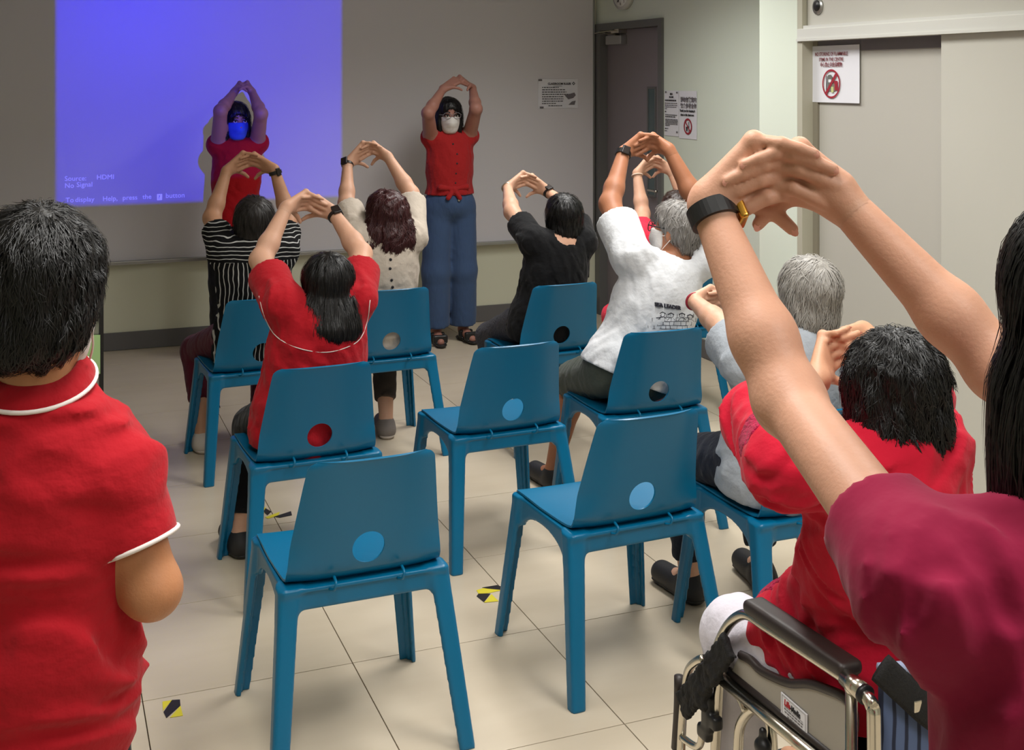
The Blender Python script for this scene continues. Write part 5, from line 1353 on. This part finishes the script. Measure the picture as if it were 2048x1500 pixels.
# black strap wound round the front of the armrest
sf = Field(wp(1420, 1340) - .16, wp(1420, 1340) + .16, .004)
pS = [wp(1466, 1292) - np.array([.014, 0, 0]), wp(1440, 1332) - np.array([.018, 0, 0]), wp(1408, 1374) - np.array([.014, 0, 0]), wp(1374, 1408) - np.array([.008, 0, 0])]
for u, v in zip(pS[:-1], pS[1:]):
    dv = nz(v - u); w_ = nz(np.cross(dv, [1, 0, 0])); sf.rbox((u + v) / 2, (.010, np.linalg.norm(v - u) / 2 + .012, .030), np.array([nz(np.cross(w_, dv)), dv, w_]), .008, .012)
u, v = wp(1412, 1372) - np.array([.012, 0, 0]), wp(1420, 1412) - np.array([.012, 0, 0]); sf.rbox((u + v) / 2, (.010, .022, .028), None, .008, .014)
sf.wrinkle(.004, .05, 3); wdone(sdf_obj('strap', sf, M_strap, wc, 1))
# sling back with a black belt across it
bx0, bx1, by_ = WX + .015, WX + .475, float(wp(1744, 1412)[1]) - .004
V = []; Fc = []; NX_, NZ_ = 14, 6
for j in range(NZ_ + 1):
    for i in range(NX_ + 1):
        u = i / NX_; V.append((bx0 + (bx1 - bx0) * u, by_ - .035 * math.sin(math.pi * u), .47 + .25 * j / NZ_))
Fc = [(j * (NX_ + 1) + i, j * (NX_ + 1) + i + 1, (j + 1) * (NX_ + 1) + i + 1, (j + 1) * (NX_ + 1) + i) for j in range(NZ_) for i in range(NX_)]
bo = wdone(link('back_sling', mesh('back_sling', V, Fc), sling_material(), wc, True)); md = bo.modifiers.new('s', 'SOLIDIFY'); md.thickness = .01
def bpt(u, z, l=.012): return np.array([bx0 + (bx1 - bx0) * u, by_ - .035 * math.sin(math.pi * u) - l, z])
bl = smooth_path([bpt(-.02, .735), bpt(.08, .69), bpt(.2, .64), bpt(.36, .60), bpt(.6, .60), bpt(1.02, .66)], 5)
wdone(tube('belt', bl, .026, M_strap, wc, 8, flat=.18, ref=(0, 1, 0)))
wdone(tube('top_band', [bpt(u, .722, -.004) for u in np.linspace(0, 1, 12)], .012, mat('pale_floral_cloth', (150, 160, 188), rough=.9, var=.35, vscale=60), wc, 8))
for u_, z_ in ((.10, .655), (.17, .625)): wdone(box('buckle', tuple(bpt(u_, z_, .02)), tuple(bpt(u_, z_, .02) + np.array([.016, .006, .02])), M_steel, wc, bevel=.002))
# maker's label on the left panel
lc = [wp(1556, 1385), wp(1608, 1431), wp(1608, 1480), wp(1556, 1434)]
lift = np.array([.0065, 0, 0]); lc = [p + lift for p in lc]
ux_ = nz(lc[1] - lc[0]); uz_ = nz(lc[0] - lc[3]); nx_ = np.array([-1.0, 0, 0]); LW = np.linalg.norm(lc[1] - lc[0]); LH = np.linalg.norm(lc[0] - lc[3])
lab = wdone(link('label_sticker', mesh('label_sticker', lc + [p - nx_ * .002 for p in lc], [(0, 3, 2, 1), (4, 5, 6, 7), (0, 1, 5, 4), (1, 2, 6, 5), (2, 3, 7, 6), (3, 0, 4, 7)]), M_paper, wc))
def lp(u, v, l=.0006): return lc[0] + ux_ * LW * u - uz_ * LH * v + nx_ * l
def lquad(name, u0, v0, u1, v1, m): return link(name, mesh(name, [lp(u0, v0), lp(u1, v0), lp(u1, v1), lp(u0, v1)], [(0, 3, 2, 1)]), m, lab)
for q_ in ((.05, .05, .95, .065), (.05, .935, .95, .95), (.05, .05, .06, .95), (.94, .05, .95, .95)): lquad('border', *q_, M_greyprint)
text_mesh('brand_red', 'Life', LH * .33, mat('label_red', (170, 24, 40)), lab, lp(.14, .38), ux_, uz_, bold=.0007, shear=.15, sx=.86)
text_mesh('brand_black', '-Medic', LH * .29, M_dark, lab, lp(.37, .38), ux_, uz_, bold=.0007, sx=.86)
lquad('underline', .14, .43, .86, .445, M_greyprint)
for v_, a_, b__ in ((.50, .14, .86), (.62, .16, .84), (.74, .26, .72)):
    V = []; Fc = []; u = a_
    while u < b__ - .02:
        w_ = min(RNG.uniform(.04, .12), b__ - u); k = len(V); V += [lp(u, v_), lp(u + w_, v_), lp(u + w_, v_ + .055), lp(u, v_ + .055)]; Fc.append((k, k + 3, k + 2, k + 1)); u += w_ + .02
    o = link('print_line', mesh('print_line', V, Fc), M_greyprint, lab); o['kind'] = 'stuff'
bpy.context.view_layer.update()
